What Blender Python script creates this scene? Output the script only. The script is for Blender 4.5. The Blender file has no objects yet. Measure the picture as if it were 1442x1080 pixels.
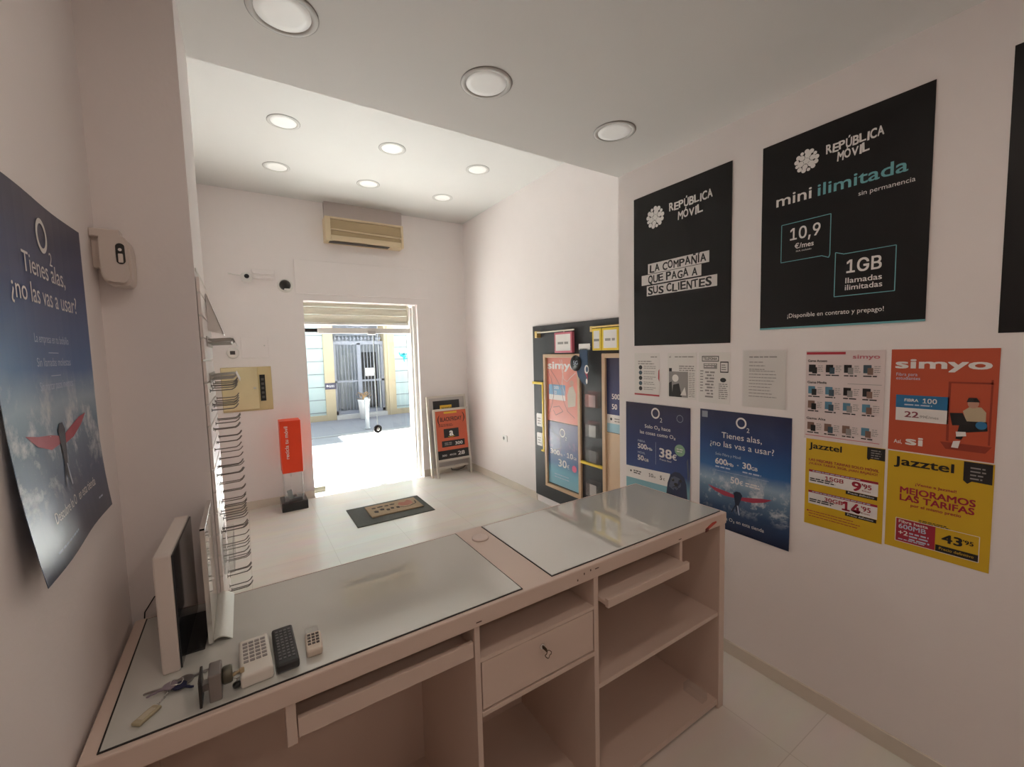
import bpy, bmesh, math, random
from mathutils import Vector, Matrix
random.seed(7)
SC = bpy.context.scene
COL = SC.collection
PI = math.pi

# ------------------------------------------------------------------ materials
MATS = {}
def nodes_of(name):
    m = bpy.data.materials.new(name); m.use_nodes = True
    nt = m.node_tree
    return m, nt, nt.nodes['Principled BSDF']

def pm(name, col, rough=0.5, metal=0.0, var=0.04, scale=9.0, bump=0.0, bscale=120.0, coat=0.0, emit=None, estr=0.0, spec=0.5, ior=1.5):
    """procedural principled material: colour gently varied by noise, optional fine bump"""
    if name in MATS: return MATS[name]
    m, nt, b = nodes_of(name)
    tc = nt.nodes.new('ShaderNodeTexCoord')
    nz = nt.nodes.new('ShaderNodeTexNoise'); nz.inputs['Scale'].default_value = scale; nz.inputs['Detail'].default_value = 4
    nt.links.new(tc.outputs['Object'], nz.inputs['Vector'])
    mx = nt.nodes.new('ShaderNodeMix'); mx.data_type = 'RGBA'
    lo = [max(0, c * (1 - var)) for c in col]; hi = [min(1, c * (1 + var)) for c in col]
    mx.inputs['A'].default_value = (*lo, 1); mx.inputs['B'].default_value = (*hi, 1)
    nt.links.new(nz.outputs['Fac'], mx.inputs['Factor'])
    nt.links.new(mx.outputs['Result'], b.inputs['Base Color'])
    b.inputs['Roughness'].default_value = rough; b.inputs['Metallic'].default_value = metal
    b.inputs['Coat Weight'].default_value = coat; b.inputs['Coat Roughness'].default_value = 0.05
    b.inputs['Specular IOR Level'].default_value = spec; b.inputs['IOR'].default_value = ior
    if bump:
        n2 = nt.nodes.new('ShaderNodeTexNoise'); n2.inputs['Scale'].default_value = bscale
        nt.links.new(tc.outputs['Object'], n2.inputs['Vector'])
        bp = nt.nodes.new('ShaderNodeBump'); bp.inputs['Strength'].default_value = bump; bp.inputs['Distance'].default_value = 0.01
        nt.links.new(n2.outputs['Fac'], bp.inputs['Height']); nt.links.new(bp.outputs['Normal'], b.inputs['Normal'])
    if emit:
        b.inputs['Emission Color'].default_value = (*emit, 1); b.inputs['Emission Strength'].default_value = estr
    MATS[name] = m
    return m

def clear(name, tint=(1, 1, 1), gloss=0.08, rough=0.02, haze=0.0):
    """thin clear sheet: transparent with a fresnel reflection"""
    if name in MATS: return MATS[name]
    m = bpy.data.materials.new(name); m.use_nodes = True; nt = m.node_tree
    nt.nodes.clear()
    out = nt.nodes.new('ShaderNodeOutputMaterial')
    tr = nt.nodes.new('ShaderNodeBsdfTransparent'); tr.inputs['Color'].default_value = (*tint, 1)
    gl = nt.nodes.new('ShaderNodeBsdfGlossy'); gl.inputs['Roughness'].default_value = rough
    lw = nt.nodes.new('ShaderNodeLayerWeight'); pw = nt.nodes.new('ShaderNodeMath'); pw.operation = 'POWER'; pw.inputs[1].default_value = 5
    nt.links.new(lw.outputs['Facing'], pw.inputs[0])
    fr = nt.nodes.new('ShaderNodeMath'); fr.operation = 'MULTIPLY_ADD'; fr.inputs[1].default_value = .9; fr.inputs[2].default_value = .04
    nt.links.new(pw.outputs[0], fr.inputs[0])
    mx = nt.nodes.new('ShaderNodeMixShader')
    nt.links.new(fr.outputs[0], mx.inputs['Fac']); nt.links.new(tr.outputs[0], mx.inputs[1]); nt.links.new(gl.outputs[0], mx.inputs[2])
    last = mx
    if haze:
        df = nt.nodes.new('ShaderNodeBsdfDiffuse'); df.inputs['Color'].default_value = (.9, .9, .9, 1)
        m2 = nt.nodes.new('ShaderNodeMixShader'); m2.inputs['Fac'].default_value = haze
        nt.links.new(mx.outputs[0], m2.inputs[1]); nt.links.new(df.outputs[0], m2.inputs[2]); last = m2
    nt.links.new(last.outputs[0], out.inputs['Surface'])
    MATS[name] = m
    return m

def printed(name, stops, foam=None, rough=0.32, nscale=3.0, coat=0.0, distort=0.08):
    """printed artwork: vertical colour bands over the sheet (Generated z), optional foamy band"""
    if name in MATS: return MATS[name]
    m, nt, b = nodes_of(name)
    tc = nt.nodes.new('ShaderNodeTexCoord'); sp = nt.nodes.new('ShaderNodeSeparateXYZ')
    nt.links.new(tc.outputs['Generated'], sp.inputs[0])
    nz = nt.nodes.new('ShaderNodeTexNoise'); nz.inputs['Scale'].default_value = nscale; nz.inputs['Detail'].default_value = 8
    nt.links.new(tc.outputs['Generated'], nz.inputs['Vector'])
    ma = nt.nodes.new('ShaderNodeMath'); ma.operation = 'MULTIPLY_ADD'
    ma.inputs[1].default_value = distort; nt.links.new(nz.outputs['Fac'], ma.inputs[0]); nt.links.new(sp.outputs['Z'], ma.inputs[2])
    cr = nt.nodes.new('ShaderNodeValToRGB'); e = cr.color_ramp.elements
    while len(e) < len(stops): e.new(0.5)
    for k, (p, c) in enumerate(stops):
        e[k].position = min(1, max(0, p + distort * .5)); e[k].color = (*c, 1)
    nt.links.new(ma.outputs[0], cr.inputs['Fac'])
    last = cr.outputs['Color']
    if foam:
        z0, z1, fcol, lo, hi = foam
        n2 = nt.nodes.new('ShaderNodeTexNoise'); n2.inputs['Scale'].default_value = 7; n2.inputs['Detail'].default_value = 12; n2.inputs['Roughness'].default_value = .7
        nt.links.new(tc.outputs['Generated'], n2.inputs['Vector'])
        mr = nt.nodes.new('ShaderNodeMapRange'); mr.inputs['From Min'].default_value = lo; mr.inputs['From Max'].default_value = hi
        nt.links.new(n2.outputs['Fac'], mr.inputs['Value'])
        c2 = nt.nodes.new('ShaderNodeValToRGB'); q = c2.color_ramp.elements
        q.new(.5); q.new(.5); zs = [z0 - .06, z0 + .05, z1 - .05, z1 + .06]
        for k in range(4):
            q[k].position = max(0, zs[k]); v = (0, 1, 1, 0)[k]; q[k].color = (v, v, v, 1)
        nt.links.new(sp.outputs['Z'], c2.inputs['Fac'])
        mu = nt.nodes.new('ShaderNodeMath'); mu.operation = 'MULTIPLY'
        nt.links.new(mr.outputs[0], mu.inputs[0]); nt.links.new(c2.outputs['Color'], mu.inputs[1])
        mx = nt.nodes.new('ShaderNodeMix'); mx.data_type = 'RGBA'
        nt.links.new(mu.outputs[0], mx.inputs['Factor']); nt.links.new(last, mx.inputs['A']); mx.inputs['B'].default_value = (*fcol, 1)
        last = mx.outputs['Result']
    nt.links.new(last, b.inputs['Base Color'])
    b.inputs['Roughness'].default_value = rough; b.inputs['Coat Weight'].default_value = coat
    MATS[name] = m
    return m

WALL = pm('wall_paint', (.845, .795, .785), .62, bump=.05, bscale=60, var=.015)
CEIL = pm('ceiling_paint', (.66, .655, .64), .7, var=.012)
WHITE = pm('white_plastic', (.80, .78, .75), .4, var=.02)
MELA = pm('white_melamine', (.65, .52, .45), .38, var=.025, scale=4)
METAL = pm('brushed_metal', (.62, .61, .59), .3, metal=1.0)
CHROME = pm('chrome', (.75, .74, .72), .15, metal=1.0)
ALU = pm('satin_aluminium', (.66, .64, .60), .42, metal=.6)
BLACK = pm('black_plastic', (.012, .012, .013), .35)
DARK = pm('dark_gap', (.015, .013, .012), .7)
PAPER = pm('white_paper', (.78, .75, .72), .55, var=.02)
INK = pm('black_ink', (.012, .011, .012), .5)
PWHITE = pm('print_white', (.80, .77, .75), .4)

# ------------------------------------------------------------------ mesh builder
FT = None
try:  # the sans face that ships with Blender itself; the built-in face otherwise
    import os
    FT = bpy.data.fonts.load(os.path.join(bpy.utils.system_resource('DATAFILES'), 'fonts', 'Inter.woff2'))
except Exception:
    FT = None
_tc = {}
def text_geo(s, bold=0.0, shear=0.0):
    key = (s, bold, shear)
    if key in _tc: return _tc[key]
    cu = bpy.data.curves.new('txt', 'FONT'); cu.body = s
    if FT and '1' in s: cu.font = FT   # its figure one has the flag the prints have
    cu.size = 1.0; cu.offset = bold; cu.shear = shear
    cu.resolution_u = 3
    o = bpy.data.objects.new('txt', cu); COL.objects.link(o)
    bpy.context.view_layer.update()
    dg = bpy.context.evaluated_depsgraph_get()
    me = bpy.data.meshes.new_from_object(o.evaluated_get(dg))
    v = [tuple(p.co) for p in me.vertices]; f = [tuple(p.vertices) for p in me.polygons]
    bpy.data.objects.remove(o); bpy.data.curves.remove(cu); bpy.data.meshes.remove(me)
    _tc[key] = (v, f)
    return v, f

class MB:
    def __init__(s): s.v = []; s.f = []; s.m = []; s.sm = []; s.mats = []
    def mi(s, mat):
        if mat not in s.mats: s.mats.append(mat)
        return s.mats.index(mat)
    def add(s, verts, faces, mat, smooth=False, T=None):
        n = len(s.v); k = s.mi(mat)
        s.v += [tuple(T @ Vector(p)) if T else tuple(p) for p in verts]
        for f in faces:
            s.f.append(tuple(n + i for i in f)); s.m.append(k); s.sm.append(smooth)
        return s
    def box(s, a, b, mat, bev=0.0, T=None, seg=2):
        x0, y0, z0 = [min(a[i], b[i]) for i in range(3)]; x1, y1, z1 = [max(a[i], b[i]) for i in range(3)]
        v = [(x0, y0, z0), (x1, y0, z0), (x1, y1, z0), (x0, y1, z0), (x0, y0, z1), (x1, y0, z1), (x1, y1, z1), (x0, y1, z1)]
        f = [(0, 3, 2, 1), (4, 5, 6, 7), (0, 1, 5, 4), (1, 2, 6, 5), (2, 3, 7, 6), (3, 0, 4, 7)]
        if bev:
            bm = bmesh.new(); vs = [bm.verts.new(p) for p in v]
            for q in f: bm.faces.new([vs[i] for i in q])
            bmesh.ops.bevel(bm, geom=bm.edges[:], offset=bev, segments=seg, profile=.5, affect='EDGES')
            bm.verts.index_update(); v = [tuple(p.co) for p in bm.verts]; f = [tuple(p.index for p in q.verts) for q in bm.faces]; bm.free()
        return s.add(v, f, mat, False, T)
    def cyl(s, p0, p1, r, mat, n=20, r2=None, cap=True, T=None):
        p0, p1 = Vector(p0), Vector(p1); d = (p1 - p0).normalized()
        a = d.orthogonal().normalized(); b = d.cross(a); r2 = r if r2 is None else r2
        v = []
        for p, q in ((p0, r), (p1, r2)):
            for i in range(n):
                t = 2 * PI * i / n; v.append(p + (a * math.cos(t) + b * math.sin(t)) * q)
        s.add(v, [(i, (i + 1) % n, n + (i + 1) % n, n + i) for i in range(n)], mat, True, T)
        if cap:
            s.add(v[:n], [tuple(range(n - 1, -1, -1))], mat, False, T); s.add(v[n:], [tuple(range(n))], mat, False, T)
        return s
    def tube(s, pts, r, mat, n=8, closed=False, T=None):
        pts = [Vector(p) for p in pts]; N = len(pts); v = []
        prev = None
        for i in range(N):
            d = (pts[(i + 1) % N] - pts[i - 1]) if closed else (pts[min(i + 1, N - 1)] - pts[max(i - 1, 0)])
            d.normalize()
            a = d.orthogonal().normalized() if prev is None else (prev - d * prev.dot(d)).normalized()
            prev = a; b = d.cross(a)
            for k in range(n):
                t = 2 * PI * k / n; v.append(pts[i] + (a * math.cos(t) + b * math.sin(t)) * r)
        f = []
        for i in range(N if closed else N - 1):
            j = (i + 1) % N
            for k in range(n): f.append((i * n + k, i * n + (k + 1) % n, j * n + (k + 1) % n, j * n + k))
        if not closed: f += [tuple(range(n - 1, -1, -1)), tuple((N - 1) * n + k for k in range(n))]
        return s.add(v, f, mat, True, T)
    def lathe(s, prof, c, mat, n=32, axis='z', T=None):
        """profile of (radius, height) turned about the axis through c"""
        v = []; c = Vector(c)
        for r, h in prof:
            for i in range(n):
                t = 2 * PI * i / n; p = Vector((r * math.cos(t), r * math.sin(t), h))
                if axis == 'x': p = Vector((p.z, p.x, p.y))
                if axis == 'y': p = Vector((p.x, p.z, p.y))
                v.append(c + p)
        f = []
        for j in range(len(prof) - 1):
            for i in range(n): f.append((j * n + i, j * n + (i + 1) % n, (j + 1) * n + (i + 1) % n, (j + 1) * n + i))
        f += [tuple(range(n - 1, -1, -1)), tuple((len(prof) - 1) * n + i for i in range(n))]
        return s.add(v, f, mat, True, T)
    def prism(s, poly, ext, mat, T=None):
        """closed planar outline (3D points) pushed along ext"""
        n = len(poly); e = Vector(ext); v = [Vector(p) for p in poly] + [Vector(p) + e for p in poly]
        f = [tuple(range(n - 1, -1, -1)), tuple(range(n, 2 * n))] + [(i, (i + 1) % n, n + (i + 1) % n, n + i) for i in range(n)]
        return s.add(v, f, mat, False, T)
    def build(s, name, parent=None, loc=None):
        me = bpy.data.meshes.new(name)
        if parent is not None: org = Vector(parent['_org'])
        elif loc is not None: org = Vector(loc)
        else:
            xs, ys, zs = zip(*s.v); org = Vector(((min(xs) + max(xs)) / 2, (min(ys) + max(ys)) / 2, min(zs)))
        me.from_pydata([tuple(Vector(p) - org) for p in s.v], [], s.f)
        for m in s.mats: me.materials.append(m)
        me.polygons.foreach_set('material_index', s.m); me.polygons.foreach_set('use_smooth', s.sm)
        me.update()
        o = bpy.data.objects.new(name, me); COL.objects.link(o)
        o['_org'] = tuple(org)
        if parent is not None: o.parent = parent
        else: o.location = org
        return o

def thing(name, label, cat, loc, group=None, kind=None):
    o = bpy.data.objects.new(name, None); COL.objects.link(o); o.location = loc; o['_org'] = tuple(loc)
    o.empty_display_size = .05
    o['label'] = label; o['category'] = cat
    if group: o['group'] = group
    if kind: o['kind'] = kind
    return o
def tag(o, label, cat, group=None, kind=None):
    o['label'] = label; o['category'] = cat
    if group: o['group'] = group
    if kind: o['kind'] = kind
    return o
def struct(o, label=None):
    o['kind'] = 'structure'
    if label: o['label'] = label
    o['category'] = 'structure'
    return o
def dup(root, loc, label=None):
    r = root.copy(); COL.objects.link(r); r.location = loc
    if label: r['label'] = label
    for ch in list(root.children):
        c = ch.copy(); COL.objects.link(c); c.parent = r
        for g in ch.children:
            d = g.copy(); COL.objects.link(d); d.parent = c
    return r

CAP = max(p[1] for p in text_geo('H')[0]); CAP1 = max(p[1] for p in text_geo('1')[0])
# ------------------------------------------------------------------ flat printed things
class Surf:
    """a flat place: o = top-left corner, u right, v up, n out of it (towards the reader)"""
    def __init__(s, o, u, n, v=(0, 0, 1)):
        s.o = Vector(o); s.u = Vector(u); s.n = Vector(n); s.v = Vector(v)
    def p(s, u, v, n=0): return s.o + s.u * u + s.v * v + s.n * n
class Draw:
    def __init__(s, surf, mb=None, base=.0016, warp=None):
        s.S = surf; s.mb = mb or MB(); s.b = base; s.w = warp or (lambda u, v: 0.0)
    def P(s, u, v, L): return s.S.p(u, v, s.b + L * .0004 + s.w(u, v))
    def sheet(s, w, h, mat, nu=1, nv=1, t=.0008, edge=None):
        v = []; f = []
        for side in (0, 1):
            for j in range(nv + 1):
                for i in range(nu + 1):
                    u_, v_ = w * i / nu, -h * j / nv
                    v.append(s.S.p(u_, v_, s.b - (t if side else 0) + s.w(u_, v_)))
        N = (nu + 1) * (nv + 1)
        for j in range(nv):
            for i in range(nu):
                a = j * (nu + 1) + i; q = (a, a + nu + 1, a + nu + 2, a + 1)
                f.append(q); f.append(tuple(N + k for k in reversed(q)))
        for i in range(nu):
            f.append((i, i + 1, N + i + 1, N + i)); a = nv * (nu + 1) + i; f.append((a + 1, a, N + a, N + a + 1))
        for j in range(nv):
            a = j * (nu + 1); f.append((a + nu + 1, a, N + a, N + a + nu + 1)); a += nu; f.append((a, a + nu + 1, N + a + nu + 1, N + a))
        s.mb.add(v, f, mat); return s
    def rect(s, u0, v0, u1, v1, mat, L=1, n=6):
        v = []; f = []
        for j in range(n + 1):
            for i in range(n + 1): v.append(s.P(u0 + (u1 - u0) * i / n, v0 + (v1 - v0) * j / n, L))
        for j in range(n):
            for i in range(n): a = j * (n + 1) + i; f.append((a, a + 1, a + n + 2, a + n + 1))
        s.mb.add(v, f, mat); return s
    def poly(s, pts, mat, L=1):
        s.mb.add([s.P(a, b, L) for a, b in pts], [tuple(range(len(pts)))], mat); return s
    def disc(s, u, v, r, mat, L=1, ry=None, n=28):
        ry = ry or r
        return s.poly([(u + r * math.cos(2 * PI * k / n), v + ry * math.sin(2 * PI * k / n)) for k in range(n)], mat, L)
    def ring(s, u, v, r0, r1, mat, L=1, ky=1.0, n=40):
        pv = []; f = []
        for k in range(n):
            c, d = math.cos(2 * PI * k / n), math.sin(2 * PI * k / n)
            pv += [s.P(u + r0 * c, v + r0 * d * ky, L), s.P(u + r1 * c, v + r1 * d * ky, L)]
        for k in range(n):
            a = 2 * k; b = 2 * ((k + 1) % n); f.append((a, a + 1, b + 1, b))
        s.mb.add(pv, f, mat); return s
    def line(s, p, q, w, mat, L=1):
        d = Vector((q[0] - p[0], q[1] - p[1])); d.normalize(); a = Vector((-d.y, d.x)) * w / 2
        return s.poly([(p[0] + a.x, p[1] + a.y), (p[0] - a.x, p[1] - a.y), (q[0] - a.x, q[1] - a.y), (q[0] + a.x, q[1] + a.y)], mat, L)
    def path(s, pts, w, mat, L=1):
        for a, b in zip(pts, pts[1:]): s.line(a, b, w, mat, L)
        return s
    def text(s, body, u, v, h, mat, w=None, L=2, bold=0.0, align='l', rot=0.0, shear=0.0, jit=0.0):
        """h = cap height, w = wanted width"""
        vs, fs = text_geo(body, 0.0, shear)
        if not vs: return s
        x0 = min(p[0] for p in vs); x1 = max(p[0] for p in vs)
        sy = h / (CAP1 if FT and '1' in body else CAP); sx = (w / (x1 - x0)) if w else sy
        wd = (x1 - x0) * sx; off = 0 if align == 'l' else (-wd / 2 if align == 'c' else -wd)
        c, d = math.cos(rot), math.sin(rot); e = bold * .85
        for q, (ex, ey) in enumerate(((-e, -e), (e, -e), (-e, e), (e, e), (0, 0)) if bold else ((0, 0),)):   # thickened strokes for bold faces
            pts = []
            for x, y, z in vs:
                a = (x - x0 + ex) * sx + off; b = (y + ey * .8) * sy
                pts.append(s.P(u + a * c - b * d, v + a * d + b * c, L + q * .16))
            s.mb.add(pts, fs, mat)
        return s
    def lines(s, u0, u1, v, n, pitch, t, mat, L=1, rag=.25):
        """unreadable small print: ragged dashes"""
        for k in range(n):
            e = u1 - (u1 - u0) * random.random() * rag; x = u0
            while x < e:
                q = min(e, x + random.uniform(2.0, 6.0) * t)
                s.rect(x, v - k * pitch, q, v - k * pitch - t, mat, L, n=1); x = q + t * .7
        return s

# ================================================================== SETTING
XL, XR, XF, YF, ZN, ZC, YS = -.322, 2.181, 2.755, 5.53, 2.835, 3.516, 2.05
YB = -3.0
def floor_mat():
    m, nt, b = nodes_of('pale_laminate_floor')
    tc = nt.nodes.new('ShaderNodeTexCoord'); mp = nt.nodes.new('ShaderNodeMapping'); mp.inputs['Scale'].default_value = (1, 1, 1)
    nt.links.new(tc.outputs['Object'], mp.inputs[0])
    br = nt.nodes.new('ShaderNodeTexBrick'); br.inputs['Scale'].default_value = 1.0; br.inputs['Brick Width'].default_value = .62; br.inputs['Row Height'].default_value = .62
    br.offset = 0.0
    br.inputs['Mortar Size'].default_value = .0025; br.inputs['Mortar Smooth'].default_value = .6
    br.inputs['Color1'].default_value = (.78, .735, .68, 1); br.inputs['Color2'].default_value = (.81, .77, .715, 1); br.inputs['Mortar'].default_value = (.65, .60, .545, 1)
    nt.links.new(mp.outputs[0], br.inputs['Vector'])
    nz = nt.nodes.new('ShaderNodeTexNoise'); nz.inputs['Scale'].default_value = 2.2; nz.inputs['Detail'].default_value = 6
    m2 = nt.nodes.new('ShaderNodeMapping'); m2.inputs['Scale'].default_value = (1, 3.5, 1)
    nt.links.new(tc.outputs['Object'], m2.inputs[0]); nt.links.new(m2.outputs[0], nz.inputs['Vector'])
    mx = nt.nodes.new('ShaderNodeMix'); mx.data_type = 'RGBA'; mx.blend_type = 'MULTIPLY'; mx.inputs['Factor'].default_value = .16
    nt.links.new(br.outputs['Color'], mx.inputs['A']); nt.links.new(nz.outputs['Color'], mx.inputs['B'])
    nt.links.new(mx.outputs['Result'], b.inputs['Base Color'])
    b.inputs['Roughness'].default_value = .24; b.inputs['Specular IOR Level'].default_value = .45
    return m
struct(MB().box((-.8, YB - .2, -.2), (3.2, 6.0, 0), floor_mat()).build('floor'))
struct(MB().box((-.8, YB - .2, ZN), (3.2, YS, 3.9), pm('ceiling_paint_grey', (.70, .685, .665), .7, var=.012)).build('ceiling'), 'lowered grey-white ceiling over the counter')
struct(MB().box((-.8, YS, ZC), (3.2, 6.0, 3.9), CEIL).build('ceiling'), 'higher white ceiling over the shop front')
struct(MB().box((-.8, YB - .2, 0), (XL, 6.0, 3.9), WALL).build('wall_left'))
struct(MB().box((XL, 1.62, 0), (-.106, YS, ZN), WALL).build('wall_pilaster'), 'projecting wall pier beside the counter')
struct(MB().box((XR, YB - .2, 0), (3.2, YS, ZN), WALL).build('wall_right'))
struct(MB().box((XF, YS, 0), (3.2, 6.0, ZC), WALL).build('wall_far_right'))
struct(MB().box((XL, YB - .2, 0), (XR, YB, ZN), pm('back_wall_wood', (.52, .43, .38), .7)).build('wall_back'))
DX0, DX1, DZ = .645, 2.032, 2.362
mb = MB()
mb.box((-9, YF, -.1), (DX0, 6.0, 8), WALL).box((DX1, YF, -.1), (12, 6.0, 8), WALL).box((DX0, YF, DZ), (DX1, 6.0, 8), WALL)
struct(mb.build('wall_front', loc=(0, YF, 0)))
OUTW = pm('dark_bounce_blocker', (.05, .05, .05), .6)  # unseen dark slab added outside so sun doesn't bounce across the street
mb = MB(); mb.box((-9, 6.0, -.1), (DX0, 6.03, 8), OUTW).box((DX1, 6.0, -.1), (12, 6.03, 8), OUTW).box((DX0, 6.0, DZ), (DX1, 6.03, 8), OUTW)
struct(mb.build('wall_bounce_blocker', loc=(0, 6.0, 0)))
# shallow casing over the shutter, plaster boxing over the air conditioner
struct(MB().box((.57, 5.512, 2.44), (2.19, YF, 2.83), WALL, .004).build('trim_1'), 'shallow plaster casing above the shop door')
struct(MB().box((.918, 5.45, 3.33), (1.845, YF, ZC), pm('shaded_plaster', (.52, .455, .435), .8, var=.06), .004).build('trim_2'), 'plaster boxing between air conditioner and ceiling')  # shade over the air conditioner is put into this darker plaster colour
SKIRT = pm('skirting_tile', (.70, .63, .545), .3, var=.05)
def skirt(name, a, b): struct(MB().box(a, b, SKIRT, .002).build(name))
skirt('baseboard_front', (XL, YF - .012, 0), (DX0, YF, .09)); skirt('baseboard_front', (DX1, YF - .012, 0), (XF, YF, .09))
skirt('baseboard_far_right', (XF - .012, 3.846, 0), (XF, YF - .012, .09))
skirt('baseboard_right', (XR - .012, YB, 0), (XR, YS, .07)); skirt('baseboard_left', (XL, YB, 0), (XL + .012, 1.62, .07))

# ------------------------------------------------------------------ shop door, shutter
GLASS = clear('door_glass', (.96, .985, .975))
FRAME = pm('white_lacquered_aluminium', (.80, .79, .76), .35)
YG = 5.69
d = struct(thing('door_1', 'frameless glass shop door with fixed side pane', 'door', (1.33, YG, 0)), 'frameless glass shop door with fixed side pane')
MB().box((.655, YG - .005, .03), (1.468, YG + .005, 1.985), GLASS).build('fixed_pane', d)
MB().box((1.469, YG - .005, .03), (1.477, YG + .005, 1.985), pm('pane_seal', (.55, .58, .57), .3)).build('pane_seal', d)
leaf = MB().box((1.478, YG - .005, .015), (1.955, YG + .005, 1.985), GLASS).build('door_leaf', d)
MB().box((1.478, YG - .016, .012), (1.955, YG + .016, .058), METAL, .003).build('bottom_rail', leaf)
MB().lathe([(.005, -.02), (.05, -.02), (.055, -.012), (.055, .012), (.05, .02), (.005, .02)], (1.473, YG, .716), BLACK, 28, 'y').build('lock', leaf)
MB().lathe([(.002, -.026), (.02, -.026), (.02, -.02), (.002, -.02)], (1.473, YG, .716), CHROME, 20, 'y').build('lock_cylinder', leaf)
MB().box((.655, YG - .02, .012), (.79, YG + .02, .075), pm('dark_bronze_fitting', (.13, .12, .09), .4, metal=.5), .003).build('patch_fitting', d)
MB().box((.655, YG - .02, 2.0), (.80, YG + .02, 2.045), BLACK, .003).build('patch_fitting', d)
MB().box((.80, YG - .022, 1.985), (1.965, YG + .022, 2.05), FRAME, .003).build('top_rail', d)
MB().box((1.40, YG - .03, 1.97), (1.50, YG + .03, 2.02), METAL, .003).build('top_pivot', d)
MB().box((.652, YG - .05, 0), (1.0, 6.0, .008), pm('threshold_stone', (.62, .59, .54), .4)).box((1.0, YG - .05, 0), (1.97, 6.0, .008), pm('threshold_stone', (.62, .59, .54), .4)).build('threshold', d)
MB().box((1.965, YG - .06, 0), (1.99, YG + .05, DZ - .03), FRAME, .002).build('jamb', d)
MB().box((1.995, YG - .09, 0), (2.03, YG - .05, DZ - .01), FRAME, .002).build('jamb', d)
MB().box((.646, YG - .04, 0), (.655, YG + .05, DZ - .03), FRAME, .002).build('jamb', d)
sh = thing('roller_shutter', 'cream slatted roller shutter part-lowered above the glass shop door', 'shutter', (1.32, 5.76, 2.09))
SLAT = pm('shutter_slat', (.74, .72, .60), .4)
mb = MB()
for k in range(3):
    z = 2.125 + k * .098; pr = []
    for i in range(9):
        t = i / 8; pr.append((.668, 5.75 - .016 * math.sin(PI * t), z + .094 * t))
    pr += [(.668, 5.765, z + .094), (.668, 5.765, z)]
    mb.prism(pr, (1.288, 0, 0), SLAT)
mb.build('slat_curtain', sh)
MB().box((.668, 5.725, 2.095), (1.956, 5.775, 2.12), ALU, .004).build('bottom_bar', sh)
MB().box((1.957, 5.72, 2.09), (1.985, 5.79, DZ - .005), SLAT, .003).build('guide_rail', sh)

# ------------------------------------------------------------------ street outside
def stone(name, col, sc, rough=.7, w=1.2):
    m, nt, b = nodes_of(name)
    tc = nt.nodes.new('ShaderNodeTexCoord')
    br = nt.nodes.new('ShaderNodeTexBrick'); br.inputs['Scale'].default_value = sc; br.inputs['Brick Width'].default_value = w; br.inputs['Row Height'].default_value = .6
    br.inputs['Mortar Size'].default_value = .006
    br.inputs['Color1'].default_value = (*col, 1); br.inputs['Color2'].default_value = (*[c * .93 for c in col], 1); br.inputs['Mortar'].default_value = (*[c * .7 for c in col], 1)
    nt.links.new(tc.outputs['Object'], br.inputs['Vector']); nt.links.new(br.outputs['Color'], b.inputs['Base Color'])
    b.inputs['Roughness'].default_value = rough
    return m
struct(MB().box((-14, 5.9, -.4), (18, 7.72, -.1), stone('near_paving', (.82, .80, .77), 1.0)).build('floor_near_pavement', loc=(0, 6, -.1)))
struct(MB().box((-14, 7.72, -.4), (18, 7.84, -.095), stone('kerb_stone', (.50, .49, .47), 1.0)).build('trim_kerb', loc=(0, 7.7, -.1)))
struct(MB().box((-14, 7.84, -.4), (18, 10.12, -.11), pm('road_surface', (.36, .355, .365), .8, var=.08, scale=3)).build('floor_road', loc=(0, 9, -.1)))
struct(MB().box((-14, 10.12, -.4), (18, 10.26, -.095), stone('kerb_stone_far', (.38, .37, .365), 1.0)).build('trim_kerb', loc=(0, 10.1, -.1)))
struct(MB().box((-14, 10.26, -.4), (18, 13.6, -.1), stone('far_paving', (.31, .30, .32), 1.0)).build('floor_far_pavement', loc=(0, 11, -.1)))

YA = 12.7
GREEN = pm('pale_green_render', (.45, .55, .53), .7, var=.04, scale=2)
CREAM = pm('cream_stone_trim', (.50, .41, .265), .7, var=.05, scale=2)
GROOVE = pm('facade_groove', (.22, .24, .25), .8)
IRON = pm('grey_painted_iron', (.27, .285, .33), .45)
bl = thing('building', 'pale green and cream building with iron gate across the street', 'building', (2.9, YA, -.1))
mb = MB()
mb.box((-14, YA, -.1), (1.94, 13.9, 2.9), GREEN).box((3.86, YA, -.1), (18, 13.9, 2.9), GREEN)
mb.box((-14, YA, 2.9), (1.77, 14.5, 15.9), GREEN).box((1.77, YA, 2.9), (18, 14.5, 12.2), GREEN)
z = .125
while z < 2.8:
    mb.box((-14, YA - .012, z), (1.94, YA, z + .02), GROOVE).box((3.86, YA - .012, z), (18, YA, z + .02), GROOVE); z += .357
mb.build('facade_wall', bl)
mb = MB()
mb.box((1.90, YA - .05, -.1), (2.16, YA + .6, 2.9), CREAM).box((3.58, YA - .05, -.1), (3.88, YA + .6, 2.9), CREAM)
mb.box((3.66, YA - .075, -.1), (3.80, YA - .05, 2.9), CREAM)
mb.box((-14, YA - .04, -.1), (1.90, YA, .06), CREAM).box((3.88, YA - .04, -.1), (18, YA, .06), CREAM)
mb.build('stone_surround', bl)
MB().box((2.16, YA - .1, -.1), (3.58, YA + .6, .02), pm('door_step', (.6, .58, .55), .6)).build('door_step', bl)
MB().box((2.16, YA + .62, .0), (3.58, YA + .66, 2.9), pm('gate_back', (.26, .29, .33), .5)).build('inner_door', bl)
DG = pm('dark_lobby_glass', (.03, .033, .037), .2)
LG = pm('pale_lobby_glass', (.3, .33, .35), .2)
MB().box((2.98, YA + .60, .1), (3.5, YA + .62, 1.80), DG).box((2.42, YA + .60, .1), (2.78, YA + .62, 1.9), LG).build('door_glazing', bl)
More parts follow.
